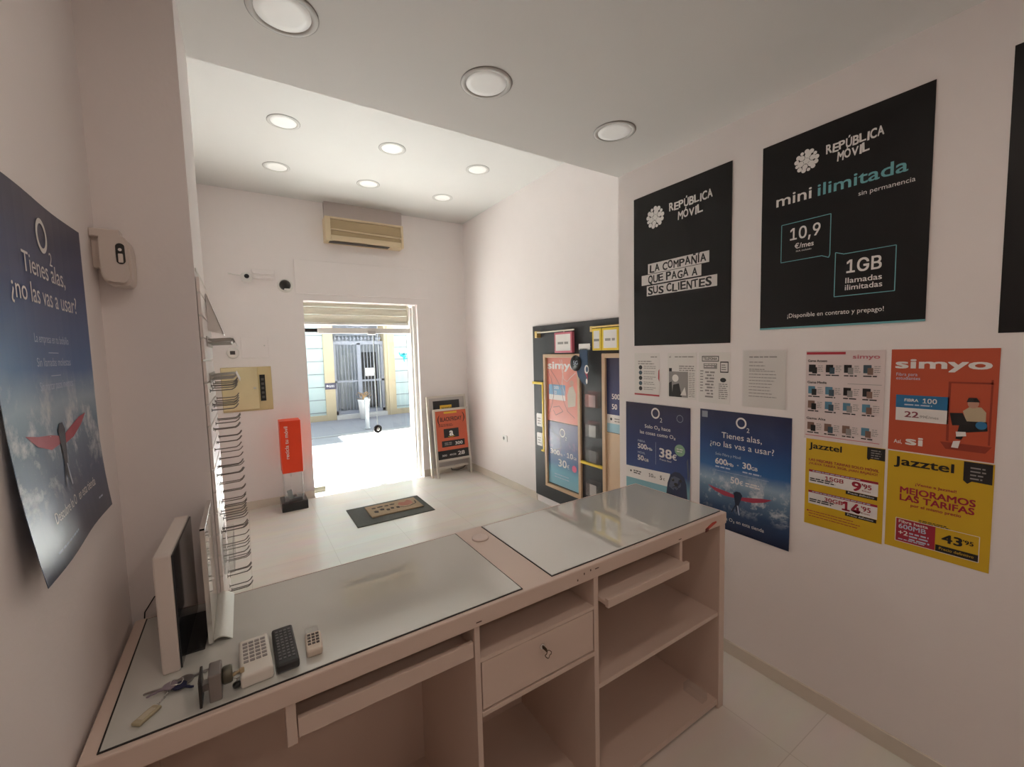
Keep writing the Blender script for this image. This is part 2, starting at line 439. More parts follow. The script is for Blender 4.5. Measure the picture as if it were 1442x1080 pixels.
gate = MB().box((2.16, YA + .1, 0), (2.24, YA + .16, 2.06), IRON).box((3.5, YA + .1, 0), (3.58, YA + .16, 2.06), IRON).box((2.82, YA + .09, 0), (2.92, YA + .16, 2.06), IRON)\
    .box((2.16, YA + .09, 2.02), (3.58, YA + .16, 2.12), IRON).box((2.16, YA + .1, .0), (3.58, YA + .15, .12), IRON).box((2.16, YA + .1, .94), (3.58, YA + .15, .99), IRON).box((2.16, YA + .1, 2.86), (3.58, YA + .16, 2.93), IRON).build('iron_gate', bl)
for k in range(14):
    x = 2.30 + k * .0905
    if abs(x - 2.87) < .05: continue
    MB().cyl((x, YA + .12, .12), (x, YA + .12, 2.86 if False else 2.03), .011, IRON, 8).build('bar', gate)
for k in range(13):
    x = 2.25 + k * .104
    MB().cyl((x, YA + .12, 2.12), (x, YA + .12, 2.28), .012, IRON, 8).lathe([(.002, -.05), (.035, -.02), (.04, 0), (.035, .02), (.002, .05)], (x, YA + .12, 2.2), IRON, 10).build('finial_bar', gate)
mb = MB()
for k in range(9):
    a = PI * k / 8; mb.cyl((2.87, YA + .12, 2.3), (2.87 + .62 * math.cos(a), YA + .12, 2.3 + .52 * math.sin(a)), .012, IRON, 8)
mb.tube([(2.87 + .3 * math.cos(PI * k / 16), YA + .12, 2.3 + .25 * math.sin(PI * k / 16)) for k in range(17)], .012, IRON)
mb.build('fan_grille', gate)
dr = Draw(Surf((2.55 + .19, YA - .02, 1.36), (1, 0, 0), (0, -1, 0)))
MB().box((3.03, YA + .06, 1.10), (3.28, YA + .075, 1.33), PAPER).build('paper_notice', gate)
PLQ = pm('plaque_purple', (.045, .04, .08), .4)
dr = Draw(Surf((1.895, YA - .055, .955), (1, 0, 0), (0, -1, 0)), base=.014)
dr.mb.box((1.895, YA - .066, .78), (2.19, YA - .052, .955), PLQ, .003)
dr.disc(.06, -.08, .026, PWHITE, 1); dr.lines(.1, .26, -.065, 2, .035, .016, PWHITE, 1)
dr.mb.build('plaque', bl)
CY = pm('cyan_spray', (.02, .52, .62), .6)
dr = Draw(Surf((4.03, YA, 1.78), (1, 0, 0), (0, -1, 0)), base=.015)
dr.path([(0, -.02), (.06, -.14), (.1, -.05), (.1, -.16), (.16, -.03), (.14, -.22)], .03, CY); dr.path([(.14, -.1), (.27, -.06), (.27, -.2), (.15, -.22), (.2, -.12)], .03, CY); dr.path([(.13, -.2), (.16, -.3)], .025, CY)
dr.mb.build('graffiti', bl)
b_ = thing('bollard', 'slim grey steel bollard on the far pavement, seen through the door', 'bollard', (2.494, 10.56, -.1))
MB().lathe([(.001, 0), (.07, 0), (.07, .03), (.05, .05), (.05, .60), (.058, .62), (.058, .66), (.05, .68), (.05, .70)], (2.494, 10.56, -.1), pm('bollard_steel', (.4, .41, .41), .4, metal=.3), 20).build('post', b_)
MB().lathe([(.05, .70), (.055, .73), (.035, .78), (.001, .79)], (2.494, 10.56, -.1), pm('bollard_steel', (.4, .41, .41), .4, metal=.3), 20).build('cap', b_)
pl = thing('planter', 'white planter with rusty orange plant beside the iron gate', 'planter', (2.85, 12.35, -.1))
MB().lathe([(.001, 0), (.12, 0), (.16, .5), (.17, .52), (.17, .56), (.15, .56), (.001, .54)], (2.85, 12.35, -.1), WHITE, 20).build('pot', pl)
mb = MB(); RU = pm('rusty_leaves', (.50, .30, .13), .7, var=.3)
for k in range(60):
    a = random.random() * 2 * PI; r = random.uniform(.02, .2); c = Vector((2.85 + r * math.cos(a), 12.35 + r * math.sin(a), .44 + random.uniform(0, .2)))
    d1 = Vector((math.cos(a), math.sin(a), random.uniform(.3, 1))).normalized() * .06; s1 = d1.cross(Vector((0, 0, 1))).normalized() * .02
    mb.add([c - d1, c + s1, c + d1, c - s1], [(0, 1, 2, 3)], RU)
mb.cyl((2.85, 12.35, .43), (2.85, 12.35, .56), .02, RU, 8)
mb.build('foliage', pl)

# ================================================================== CEILING LIGHTS
DIFF = pm('light_diffuser', (.90, .90, .88), .5, emit=(1, .98, .95), estr=.02)
RIM = pm('light_rim', (.60, .59, .57), .6)
RIM2 = pm('light_rim_dark_edge', (.30, .29, .28), .5)
FILL = pm('fill_lamp_diffuser', (.9, .88, .84), .5, emit=(1, .84, .72), estr=7.8)  # glow of the added fill lamps
def downlight(x, y, z, r, label, lit=False):
    t = thing('ceiling_light', label, 'ceiling light', (x, y, z), 'round recessed ceiling lights')
    MB().lathe([(r * .80, -.002), (r * .805, -.0045), (r * .90, -.005), (r * .985, -.003), (r, -.0005), (r * .80, -.0005)], (x, y, z), RIM, 48)\
        .lathe([(r * .985, -.0004), (r * 1.015, -.0004), (r * 1.015, -.002), (r * .985, -.002)], (x, y, z), RIM2, 48).build('rim', t)
    MB().lathe([(.001, -.0035), (r * .55, -.0035), (r * .79, -.0028), (r * .798, -.001), (.001, -.001)], (x, y, z), FILL if lit else DIFF, 48).build('diffuser', t)
    return t
downlight(.185, 1.64, ZN, .108, 'largest-looking round ceiling light, cut off by the top of the photo')
downlight(.945, 1.626, ZN, .108, 'round ceiling light in the middle of the lowered ceiling')
downlight(1.72, 1.64, ZN, .108, 'round ceiling light on the lowered ceiling nearest the black wall posters')
downlight(.385, 3.80, ZC, .115, 'bright round ceiling light near the pier, nearer of the two at left')
downlight(1.236, 3.815, ZC, .115, 'bright round ceiling light just past the ceiling step, middle of its row of three')
downlight(2.097, 3.83, ZC, .115, 'round ceiling light by the far right wall, nearer of the two there')
downlight(.39, 4.705, ZC, .115, 'faint round ceiling light left of the air conditioner, above the security cameras')
downlight(1.248, 4.705, ZC, .115, 'round ceiling light right in front of the air conditioner')
downlight(2.095, 4.705, ZC, .115, 'round ceiling light right of the air conditioner, nearest the far corner')

# unseen lamps added behind and above the viewer as fill light
for x_, w_l in ((.185, 'left'), (.945, 'middle'), (1.72, 'right')):
    downlight(x_, -1.3, ZN, .108, 'added unseen fill lamp at the back of the shop, %s of three' % w_l, True)

for x_, w_l in ((.185, 'left'), (.945, 'right')):
    downlight(x_, .35, ZN, .108, 'added unseen fill lamp straight above the viewer, %s of two' % w_l, True)

# ================================================================== COUNTER
YC0, YC1, XC0, XC1, ZT = 1.072, 1.60, -.312, 1.826, .943
ct = thing('counter', 'long white shop counter with glass inset top and open shelves', 'counter', (.76, 1.33, 0))
MB().box((XC0, YC0 - .004, ZT - .053), (XC1, YC1, ZT), MELA, .004).build('countertop', ct)
GTOP = pm('back_painted_glass', (.56, .56, .52), .0, var=.012, coat=.0, ior=2.5)
for a, b in (((-.281, 1.086), (.706, 1.584)), ((.834, 1.092), (1.806, 1.582))):
    g = MB().box((a[0], a[1], ZT + .0004), (b[0], b[1], ZT + .0032), GTOP, .0008).build('glass_pane', ct)
    mb = MB(); e = .0035
    for p, q in (((a[0] - e, a[1] - e), (b[0] + e, a[1])), ((a[0] - e, b[1]), (b[0] + e, b[1] + e)), ((a[0] - e, a[1]), (a[0], b[1])), ((b[0], a[1]), (b[0] + e, b[1]))):
        mb.box((p[0], p[1], ZT), (q[0], q[1], ZT + .0022), DARK)
    mb.build('pane_edge', g)
gx, gy = .775, 1.49
g = MB().lathe([(.022, 0), (.034, 0), (.034, .004), (.030, .006), (.022, .006)], (gx, gy, ZT), pm('grommet_plastic', (.68, .56, .51), .4), 32).build('cable_grommet', ct)
MB().lathe([(.001, .001), (.022, .001), (.022, .0035), (.001, .0035)], (gx, gy, ZT), pm('grommet_plastic', (.68, .56, .51), .4), 28).box((gx - .002, gy - .010, ZT + .0037), (gx + .022, gy + .006, ZT + .0045), DARK).build('grommet_cap', g)
MB().box((1.782, YC0, 0), (XC1 - .004, YC1 - .01, ZT - .053), MELA, .002).build('end_panel', ct)
MB().box((XC0, YC0, 0), (XC0 + .03, YC1 - .01, ZT - .053), MELA, .002).build('end_panel', ct)
MB().box((XC0 + .03, YC1 - .03, .0), (1.782, YC1 - .012, ZT - .053), MELA).build('back_panel', ct)
for x0, x1 in ((.529, .547), (1.007, 1.029)):
    MB().box((x0, YC0 + .003, .0), (x1, YC1 - .03, ZT - .053), MELA, .0015).build('divider', ct)
for x0, x1 in ((.034, .056), (1.496, 1.513)):
    MB().box((x0, YC0 + .003, .785), (x1, YC1 - .12, ZT - .053), MELA, .0015).build('tray_hanger', ct)
MB().box((XC0 + .03, YC0 + .012, .04), (.529, YC1 - .03, .06), MELA).build('bottom_shelf', ct)
MB().box((.547, YC0 + .012, .04), (1.007, YC1 - .03, .06), MELA).build('bottom_shelf', ct)
MB().box((1.029, YC0 + .006, .02), (1.782, YC1 - .03, .045), MELA).build('bottom_shelf', ct)
MB().box((1.029, YC0 + .006, .455), (1.782, YC1 - .03, .474), MELA, .001).build('shelf', ct)
# left tray is pushed in, right tray stands a little out
def tray(x0, x1, y, z, lip):
    t = MB().box((x0, y, z), (x1, y + .38, z + .016), MELA, .001).box((x0, y - .016, z - .006), (x1, y, z + lip), MELA, .002).build('keyboard_tray', ct)
    return t
tray(.058, .527, YC0 + .022, .800, .042)
tray(1.031, 1.494, YC0 - .028, .795, .026)
MB().box((.547, YC0 + .004, .770), (1.007, YC1 - .03, .782), MELA, .001).build('shelf', ct)
MB().box((.547, YC0 + .002, .596), (1.007, YC1 - .03, .612), MELA, .001).build('shelf', ct)
dw = MB().box((.551, YC0 + .004, .617), (1.003, YC0 + .022, .768), MELA, .002).box((.56, YC0 + .022, .625), (.995, YC0 + .4, .74), MELA).build('drawer', ct)
MB().lathe([(.001, -.004), (.009, -.004), (.010, 0), (.001, 0)], (.776, YC0 + .004, .728), CHROME, 20, 'y').build('drawer_lock', dw)
HOLE = pm('worn_chip', (.09, .05, .035), .8)
for x, z in ((.925, .908), (.955, .922), (.985, .926)): MB().box((x, YC0 - .0046, z - .003), (x + .004, YC0 - .003, z + .004), HOLE).build('chip', ct)
for x, z in ((.545, .906), (1.49, .905), (1.02, .925)): MB().box((x - .012, YC0 - .0046, z - .002), (x + .006, YC0 - .003, z + .001), HOLE).build('chip', ct)
mb = MB(); RED = pm('red_wax', (.45, .05, .03), .5)
mb.prism([(1.668, YC0 - .003, .893), (1.69, YC0 - .003, .898), (1.745, YC0 - .003, .914), (1.742, YC0 - .003, .920), (1.715, YC0 - .003, .920), (1.69, YC0 - .003, .912), (1.668, YC0 - .003, .905)], (0, -.003, 0), RED)
mb.prism([(1.664, YC0 - .003, .888), (1.684, YC0 - .003, .892), (1.684, YC0 - .003, .906), (1.664, YC0 - .003, .904)], (0, -.004, 0), pm('dark_red_wax', (.14, .02, .015), .5))
tag_ = mb.build('red_sticker', ct); tag_['label'] = 'torn red tape mark on the counter edge'
MB().box((1.80 + .026, 1.085, .86), (1.836, 1.125, .925), clear('acrylic', (.985, .99, .99), haze=.05), .002).build('cable_clip', ct)
MB().box((1.700, 1.10, .045), (1.74, 1.20, .085), clear('acrylic', (.985, .99, .99), haze=.05), .002).build('clear_bracket', ct)
k_ = thing('key', 'small key with ring hanging from the drawer lock', 'key', (.776, YC0, .715))
BRASSD = pm('dark_brass', (.12, .08, .05), .35, metal=.8)
MB().box((.7745, YC0 - .022, .722), (.7775, YC0 + .002, .734), BRASSD, .001).build('key_blade', k_)
MB().tube([(.779 + .004 + .0115 * math.cos(t * PI / 10), YC0 - .02 - .003 * math.sin(t), .712 + .0115 * math.sin(t * PI / 10)) for t in range(20)], .0014, BRASSD, 6, True).build('key_ring', k_)
wire = MB().tube([(.72, 1.40, .596), (.722, 1.40, .56), (.735, 1.39, .535), (.738, 1.385, .51), (.733, 1.38, .505)], .005, MELA, 8).build('cable_end')
tag(wire, 'pale cable end hanging under the drawer in the counter', 'cable')

# ------------------------------------------------------------------ things on the counter
ZG = ZT + .0033
# white box-backed monitor, dark glass towards the room
mo = thing('monitor', 'white-cased monitor seen edge-on at the left end of the counter', 'monitor', (-.18, 1.41, ZG))
A = Matrix.Translation((-.19, 1.265, ZG)) @ Matrix.Rotation(math.radians(-2), 4, 'Z')
MB().box((-.018, 0, 0), (.017, .30, .292), pm('aged_white_plastic', (.72, .64, .59), .45), .004, A).build('casing', mo)
MB().box((.017, .004, .004), (.021, .296, .288), pm('dark_screen_glass', (.02, .022, .026), .06), .001, A).build('screen', mo)
MB().box((-.004, .06, .0), (.06, .26, .006), BLACK, .002, A).build('foot', mo)
# sign holder : thin upright panel with a curved metal foot
so = thing('sign_holder', 'upright clear-fronted sign holder with curved metal foot, beside the monitor', 'sign holder', (-.10, 1.46, ZG))
MB().box((-.119, 1.335, ZG + .006), (-.113, 1.60, .945 + .315), pm('holder_backing_black', (.015, .015, .016), .25), .001).build('backing', so)
MB().box((-.113, 1.338, ZG + .012), (-.1105, 1.597, .943 + .310), pm('glossy_cream_insert', (.62, .60, .55), .05, spec=.6), .0005).build('insert', so)
mb = MB(); CHR = CHROME
mb.box((-.1205, 1.333, ZG + .004), (-.1095, 1.336, 1.262), CHR).box((-.1205, 1.333, 1.258), (-.1095, 1.602, 1.262), CHR)
mb.build('edge_trim', so)
pr = []
for i in range(13):
    t = i / 12; pr.append((-.118 + .050 * t, 0, ZG + .0 + .016 * math.sin(PI * (.12 + .88 * t)) ))
pr2 = [(x, y, max(ZG, z - .003)) for x, y, z in reversed(pr)]
MB().prism([(x, 1.335, z) for x, y, z in pr + pr2], (0, .262, 0), ALU).build('foot', so)
# white & black remotes
def remote(name, label, cx, cy, w, l, h, body, rows, cols, btn, rot, m0=.0, tilt=0.0, sz=.62):
    t = thing(name, label, 'remote control', (cx, cy, ZG))
    T = Matrix.Translation((cx, cy, ZG)) @ Matrix.Rotation(rot, 4, 'Z')
    MB().box((-w / 2, -l / 2, 0), (w / 2, l / 2, h), body, min(h * .32, .006), T, 3).build('body', t)
    mb = MB(); u = w * .78 / cols; a0 = -l / 2 + l * .10 + m0; L = (l * .80 - m0) / rows
    for r in range(rows):
        for c in range(cols):
            x = -w * .39 + (c + .5) * u; y = a0 + (r + .5) * L
            mb.box((x - u * .5 * sz, y - L * .28, h), (x + u * .5 * sz, y + L * .28, h + .0016), btn, .0005, T)
    mb.build('keypad', t)
    return t
remote('remote_control', 'black television remote lying on the counter glass', .047, 1.193, .050, .165, .022, pm('remote_black', (.014, .013, .014), .3), 10, 4, pm('remote_buttons', (.13, .125, .13), .5), math.radians(1))
remote('remote_control', 'wide white remote with grey buttons next to the black one', -.018, 1.182, .066, .150, .030, pm('remote_white', (.72, .68, .62), .4), 6, 4, pm('grey_buttons', (.30, .27, .26), .5), math.radians(2), .03, sz=.8)
r3 = remote('remote_control', 'smallest remote, beige with a clear end, right of the black one', .111, 1.168, .038, .080, .020, pm('remote_beige', (.62, .53, .44), .45), 4, 3, pm('dark_brown_buttons', (.07, .05, .045), .5), math.radians(-4), .012, sz=.75)
MB().box((-.016 + .113, 1.206, ZG), (.016 + .113, 1.235, ZG + .019), clear('acrylic', (.985, .99, .99), haze=.05), .004).build('clear_cap', r3)
# rim lock with knob and keys
lk = thing('rim_lock', 'dark steel rim lock standing on edge next to the white remote', 'lock', (-.10, 1.14, ZG))
STEEL = pm('worn_steel', (.30, .27, .26), .38, metal=.8)
MB().box((-.107, 1.10, ZG), (-.083, 1.155, ZG + .062), STEEL, .003).build('lock_case', lk)
MB().box((-.124, 1.096, ZG), (-.119, 1.155, ZG + .060), pm('dark_steel_plate', (.05, .045, .042), .45, metal=.6), .001).box((-.119, 1.12, ZG + .02), (-.107, 1.14, ZG + .035), STEEL).build('strike_plate', lk)
MB().lathe([(.001, 0), (.016, 0), (.019, .004), (.019, .016), (.017, .02), (.001, .02)], (-.083, 1.13, ZG + .035), pm('dark_olive_metal', (.14, .13, .10), .35, metal=.7), 24, 'x').build('knob', lk)
kk = thing('key', 'pair of brass keys with a black tag by the rim lock', 'key', (-.055, 1.125, ZG))
BRASS = pm('pale_brass', (.55, .45, .30), .35, metal=.9)
MB().tube([(-.0545 + .009 * math.cos(t * PI / 10), 1.125, ZG + .030 + .009 * math.sin(t * PI / 10)) for t in range(20)], .001, CHROME, 6, True).build('key_ring', kk)
MB().cyl((-.064, 1.125, ZG + .031), (-.045, 1.127, ZG + .038), .004, BRASS, 8).box((-.05, 1.122, ZG + .030), (-.040, 1.128, ZG + .042), BRASS, .002).build('key_blade', kk)
MB().lathe([(.001, -.006), (.008, -.004), (.009, 0), (.008, .004), (.001, .006)], (-.056, 1.117, ZG + .011), BLACK, 14).build('tag', kk)
MB().cyl((-.056, 1.119, ZG + .015), (-.0545, 1.125, ZG + .021), .0012, CHROME, 6).build('link', kk)
# bunch of keys with chain and tag
kb = thing('key_bunch', 'bunch of keys with chain and worn wooden tag at counter left end', 'keys', (-.18, 1.2, ZG))
def key_at(cx, cy, ang, m, ln=.055, hw=.013, z=.001):
    T = Matrix.Translation((cx, cy, ZG + z)) @ Matrix.Rotation(ang, 4, 'Z')
    mb = MB(); hd = [(hw * math.cos(2 * PI * k / 14), hw * math.sin(2 * PI * k / 14), 0) for k in range(14)]
    mb.prism(hd, (0, 0, .0022), m, T)
    bl_ = [(hw * .8, -.0035, 0), (ln, -.0035, 0), (ln + .003, 0, 0), (ln, .0035, 0)] + [(ln - .006 * k, .0035 - (.0015 if k % 2 else 0), 0) for k in range(1, 6)] + [(hw * .8, .0035, 0)]
    mb.prism(bl_, (0, 0, .002), m, T)
    mb.build('key', kb)
key_at(-.178, 1.212, math.radians(176), STEEL, .055, .016)
key_at(-.160, 1.215, math.radians(12), STEEL, .050, .017, .0035)
key_at(-.168, 1.196, math.radians(-40), pm('blue_key', (.012, .016, .06), .3), .034, .014, .006)
key_at(-.186, 1.204, math.radians(200), pm('mauve_key', (.25, .20, .24), .4), .04, .014, .0085)
MB().tube([(-.174 + .012 * math.cos(t * PI / 10), 1.207 + .012 * math.sin(t * PI / 10), ZG + .011 + .002 * math.sin(t)) for t in range(20)], .0011, CHROME, 6, True).build('key_ring', kb)
mb = MB()
for k in range(7):
    t = k / 6; c = Vector((-.183 - .018 * t, 1.197 - .034 * t, ZG + .005 - .002 * t)); dd = Vector((-.45, -.85, 0)).normalized(); sd = Vector((dd.y, -dd.x, 0)) if k % 2 else Vector((0, 0, 1))
    mb.tube([c + dd * .0042 * math.cos(a * PI / 6) + sd * .0022 * math.sin(a * PI / 6) for a in range(12)], .0008, CHROME, 5, True)
mb.build('chain', kb)
T = Matrix.Translation((-.217, 1.138, ZG)) @ Matrix.Rotation(math.radians(50), 4, 'Z')
MB().box((-.026, -.011, 0), (.024, .011, .007), pm('worn_wood_tag', (.42, .36, .24), .5), .003, T).box((-.016, -.006, .007), (.014, .006, .0078), pm('faded_inlay', (.50, .45, .34), .5), 0, T).build('tag', kb)
cb = MB().tube([(-.222, 1.44, ZG + .003), (-.245, 1.50, ZG + .003), (-.235, 1.55, ZG + .012), (-.215, 1.588, ZG + .03), (-.235, 1.606, ZG + .055), (-.265, 1.608, ZG + .05), (-.29, 1.609, ZG + .01), (-.296, 1.610, .90), (-.296, 1.61, .70)], .0018, BLACK, 6).build('power_cable')
tag(cb, 'thin dark cable looping behind the white monitor', 'cable')

# ================================================================== SLAT PANEL + HOOKS on the pier
sp = MB()
PANEL = pm('white_slat_panel', (.80, .73, .70), .35)
z = .30
while z < 1.95:
    sp.box((-.1045, 1.63, z), (-.096, YS - .005, min(1.955, z + .064)), PANEL, .001); sp.box((-.1045, 1.63, z + .063), (-.102, YS - .005, z + .071), ALU); z += .07
tag(sp.build('slat_panel'), 'narrow white slatted display panel on the side of the pier', 'display panel')
WIRE = pm('hook_wire', (.20, .18, .165), .42, metal=.5)
HL = 'bare wire display hook on the white slat panel beside the counter'
hk = MB().tube([(0, 0, 0), (.03, 0, .0), (.058, 0, .001), (.066, 0, .006), (.073, 0, .016)], .0019, WIRE, 6).box((-.002, -.003, -.006), (0, .003, .005), WIRE, .0008).build('wire_hook', loc=(0, 0, 0))
tag(hk, HL, 'display hook', 'bare wire hooks on the slat panel')
first = True
rows = [1.60 - .07 * k for k in range(13)]
for i, z in enumerate(rows):
    for j, y in enumerate((1.675, 1.745, 1.815, 1.885, 1.95, 2.015)):
        if (i, j) in ((3, 1), (5, 0), (8, 2), (2, 3), (10, 1)): continue
        if y < 1.75 and z < 1.0: continue
        o = hk if first else hk.copy()
        if not first: COL.objects.link(o)
        first = False
        o.location = (-.0945 + .003, y + .012 * ((i * 7 + j * 3) % 3 - 1), z + .068 - .004 - .0644 + ((i * 5 + j * 2) % 4) * .006)
HL2 = 'wire display hook with a white price plate, top rows of the slat panel'
WIRE2 = pm('pale_hook_wire', (.50, .48, .45), .4, metal=.3)
def plate_hook():
    t = thing('wire_hook', HL2, 'display hook', (-.0915, 1.7, 1.76), 'wire hooks with white price plates')
    MB().tube([(-.0915, 1.7, 1.76), (-.03, 1.7, 1.762), (-.02, 1.7, 1.772)], .0022, WIRE2, 6).tube([(-.0915, 1.7, 1.772), (-.03, 1.7, 1.776), (-.018, 1.7, 1.772)], .0016, WIRE2, 6).box((-.0945, 1.69, 1.748), (-.0915, 1.71, 1.782), WIRE2, .001).build('wire', t)
    T = Matrix.Translation((-.016, 1.7, 1.766)) @ Matrix.Rotation(math.radians(-20), 4, 'Y')
    MB().box((-.001, -.020, -.016), (.001, .020, .016), PWHITE, .0004, T).build('price_plate', t)
    return t
p0 = plate_hook(); n = 0
for z, ys in ((1.755, (1.72, 1.765, 1.81, 1.855, 1.90, 1.945, 1.99)), (1.632, (1.74, 1.79, 1.84, 1.89, 1.94, 1.99))):
    for y in ys:
        if n == 0: p0.location = (-.0915, y, z)
        else: dup(p0, (-.0915, y, z))
        n += 1
mb = MB()
mb.prism([(-.0945, 1.85, 1.935), (-.0945, 1.85, 1.80), (-.050, 1.85, 1.79)], (0, .003, 0), PWHITE)
mb.add([(-.0945, 1.85, 1.93), (-.0945, 2.0, 1.93), (-.052, 2.0, 1.79), (-.052, 1.85, 1.79), (-.0925, 1.85, 1.932), (-.0925, 2.0, 1.932), (-.050, 2.0, 1.792), (-.050, 1.85, 1.792)],
       [(0, 1, 2, 3), (7, 6, 5, 4), (0, 3, 7, 4), (1, 0, 4, 5), (2, 1, 5, 6), (3, 2, 6, 7)], PWHITE)
tag(mb.build('header_card'), 'white sloping card above the top row of hooks', 'card')
ACR = clear('acrylic', (.985, .99, .99), haze=.05)
mb = MB()
mb.box((-.094, 1.68, .98), (-.092, 1.86, 1.10), ACR).box((-.066, 1.68, .98), (-.064, 1.86, 1.075), ACR).box((-.094, 1.68, .978), (-.064, 1.86, .981), ACR).box((-.094, 1.678, .98), (-.064, 1.68, 1.085), ACR).box((-.094, 1.86, .98), (-.064, 1.862, 1.085), ACR)
tag(mb.build('leaflet_holder'), 'clear empty leaflet holder on the slat panel behind the counter', 'leaflet holder')

# ================================================================== LEFT WALL : poster and dispenser
NAVY = (.017, .022, .075)
O2SURF = printed('print_surfer', [(0, (.012, .022, .06)), (.18, (.03, .07, .16)), (.34, (.14, .24, .36)), (.42, (.30, .42, .54)), (.52, (.03, .13, .36)), (.75, (.014, .045, .17)), (1, NAVY)],
                 foam=(.20, .46, (.62, .66, .70), .50, .64))
WINGR = pm('print_wing_red', (.42, .05, .09), .4); BODY = pm('print_diver_dark', (.02, .03, .06), .4); PAINK = pm('print_pale_blue', (.50, .58, .72), .4)
def o2logo(D, u, v, h, mat):
    D.ring(u, v, h * .34, h * .48, mat, 2, ky=1.06); D.text('2', u + h * .50, v - h * .78, h * .40, mat, L=2)
def surfer(D, k):
    D.poly([(.052 * k, -.426 * k), (.10 * k, -.434 * k), (.16 * k, -.440 * k), (.215 * k, -.449 * k), (.21 * k, -.463 * k), (.15 * k, -.466 * k), (.09 * k, -.450 * k)], WINGR, 2)
    D.poly([(.23 * k, -.452 * k), (.29 * k, -.440 * k), (.35 * k, -.427 * k), (.395 * k, -.422 * k), (.36 * k, -.444 * k), (.30 * k, -.463 * k), (.24 * k, -.468 * k)], WINGR, 2)
    D.poly([(.20 * k, -.436 * k), (.215 * k, -.425 * k), (.235 * k, -.425 * k), (.247 * k, -.44 * k), (.238 * k, -.47 * k), (.225 * k, -.51 * k), (.215 * k, -.545 * k), (.21 * k, -.50 * k)], BODY, 3)
    D.line((.212 * k, -.50 * k), (.19 * k, -.545 * k), .006 * k, BODY, 3); D.line((.222 * k, -.50 * k), (.232 * k, -.55 * k), .006 * k, PAINK, 3)
w_, h_ = .485, .678
S = Surf((XL + .0, .962, 2.015), (0, 1, 0), (1, 0, 0))
warp = lambda u, v: .004 + .030 * max(0, (-v - .28) / .4) ** 2 * (1 - u / w_) + .012 * max(0, (-v - .45) / .23) ** 2 * (u / w_) + .003 * math.sin(u * 14)
D = Draw(S, warp=warp).sheet(w_, h_, O2SURF, 12, 16)
o2logo(D, .246, -.065, .066, PWHITE)
D.text('Tienes alas,', .246, -.150, .036, PWHITE, .235, align='c'); D.text('¿no las vas a usar?', .246, -.202, .036, PWHITE, .345, align='c')
for k, s_ in enumerate(('La empresa en tu bolsillo', 'Sin llamadas molestas', 'Sin marcar pasos inversos')):
    D.text(s_, .246, -.275 - .045 * k, .016, PAINK, .20, align='c')
    if k < 2: D.line((.215, -.294 - .045 * k), (.277, -.294 - .045 * k), .0016, PAINK)
surfer(D, 1.02)
D.text('Descubre lo O   en esta tienda', .246, -.602, .02, PWHITE, .30, align='c'); D.lines(.07, .22, -.645, 1, .01, .004, PAINK); D.lines(.4, .44, -.635, 1, .01, .004, PAINK)
tag(D.mb.build('poster'), 'glossy blue surfer poster lifting off the left wall', 'poster')
af = thing('air_freshener', 'white automatic air freshener dispenser in the left corner by the pier', 'dispenser', (-.285, 1.6, 1.90))
AFM = pm('dispenser_plastic', (.70, .62, .57), .4)
MB().box((XL, 1.575, 1.955), (-.297, 1.60, 2.055), AFM, .003).box((XL, 1.56, 2.035), (-.26, 1.60, 2.057), AFM, .003).build('wall_bracket', af)
pr = []
for k in range(24):
    t = 2 * PI * k / 24; c, s_ = math.cos(t), math.sin(t); pr.append((-.272 + .033 * math.copysign(abs(c) ** .45, c), 1.552, 1.975 + .068 * math.copysign(abs(s_) ** .6, s_) - (.008 * c)))
bm_ = MB().prism(pr, (0, .066, 0), AFM).prism([(p[0] * .86 - .272 * .14, 1.542, p[2] * .90 + 1.975 * .10) for p in pr], (0, .012, 0), AFM)
bm_.build('body', af)
mb = MB(); sl = []
for k in range(20):
    t = 2 * PI * k / 20; c, s_ = math.cos(t), math.sin(t); sl.append((-.258 + .0095 * c, 1.5415, 1.99 + (.018 if s_ > 0 else -.018) + .0095 * s_))
mb.prism(sl, (0, -.001, 0), pm('dark_slot', (.03, .028, .027), .4)).build('sensor_window', af)
MB().box((-.263, 1.538, 1.966), (-.253, 1.5405, 1.99), AFM, .002).cyl((-.258, 1.5375, 2.0), (-.258, 1.5405, 2.0), .004, CHROME, 12).build('switch', af)

# ================================================================== FRONT WALL things
ac = thing('air_conditioner', 'yellowed wall air conditioner with louvre ajar, above the door', 'air conditioner', (1.37, YF, 3.04))
AC1 = pm('yellowed_plastic', (.68, .55, .36), .45); AC2 = pm('yellowed_plastic_dark', (.44, .33, .19), .5)
y0 = 5.37
MB().box((.905, y0 + .02, 3.045), (1.83, YF, 3.325), AC1, .008).box((.905, y0 - .01, 3.045), (.965, y0 + .02, 3.325), AC1, .006).box((1.80, y0 - .01, 3.045), (1.83, y0 + .02, 3.325), AC1, .006)\
    .box((.965, y0 - .01, 3.302), (1.80, y0 + .02, 3.325), AC1, .004).box((.965, y0 - .012, 3.052), (1.80, y0 + .02, 3.115), AC1, .006).build('casing', ac)
MB().box((.967, y0 + .006, 3.19), (1.80, y0 + .014, 3.30), AC2, .002).build('intake_grille', ac)
T = Matrix.Translation((.967, y0 - .006, 3.185)) @ Matrix.Rotation(math.radians(1.2), 4, 'Y')
MB().box((0, -.01, -.012), (.80, .012, .004), AC1, .003, T).build('louvre', ac)
MB().box((.967, y0 + .002, 3.118), (1.80, y0 + .016, 3.172), AC2, .002).build('outlet', ac)
MB().box((1.775, y0 - .022, 3.150), (1.80, y0, 3.168), AC1, .002).box((1.71, y0 - .012, 3.16), (1.80, y0 - .008, 3.166), AC1).build('louvre_arm', ac)
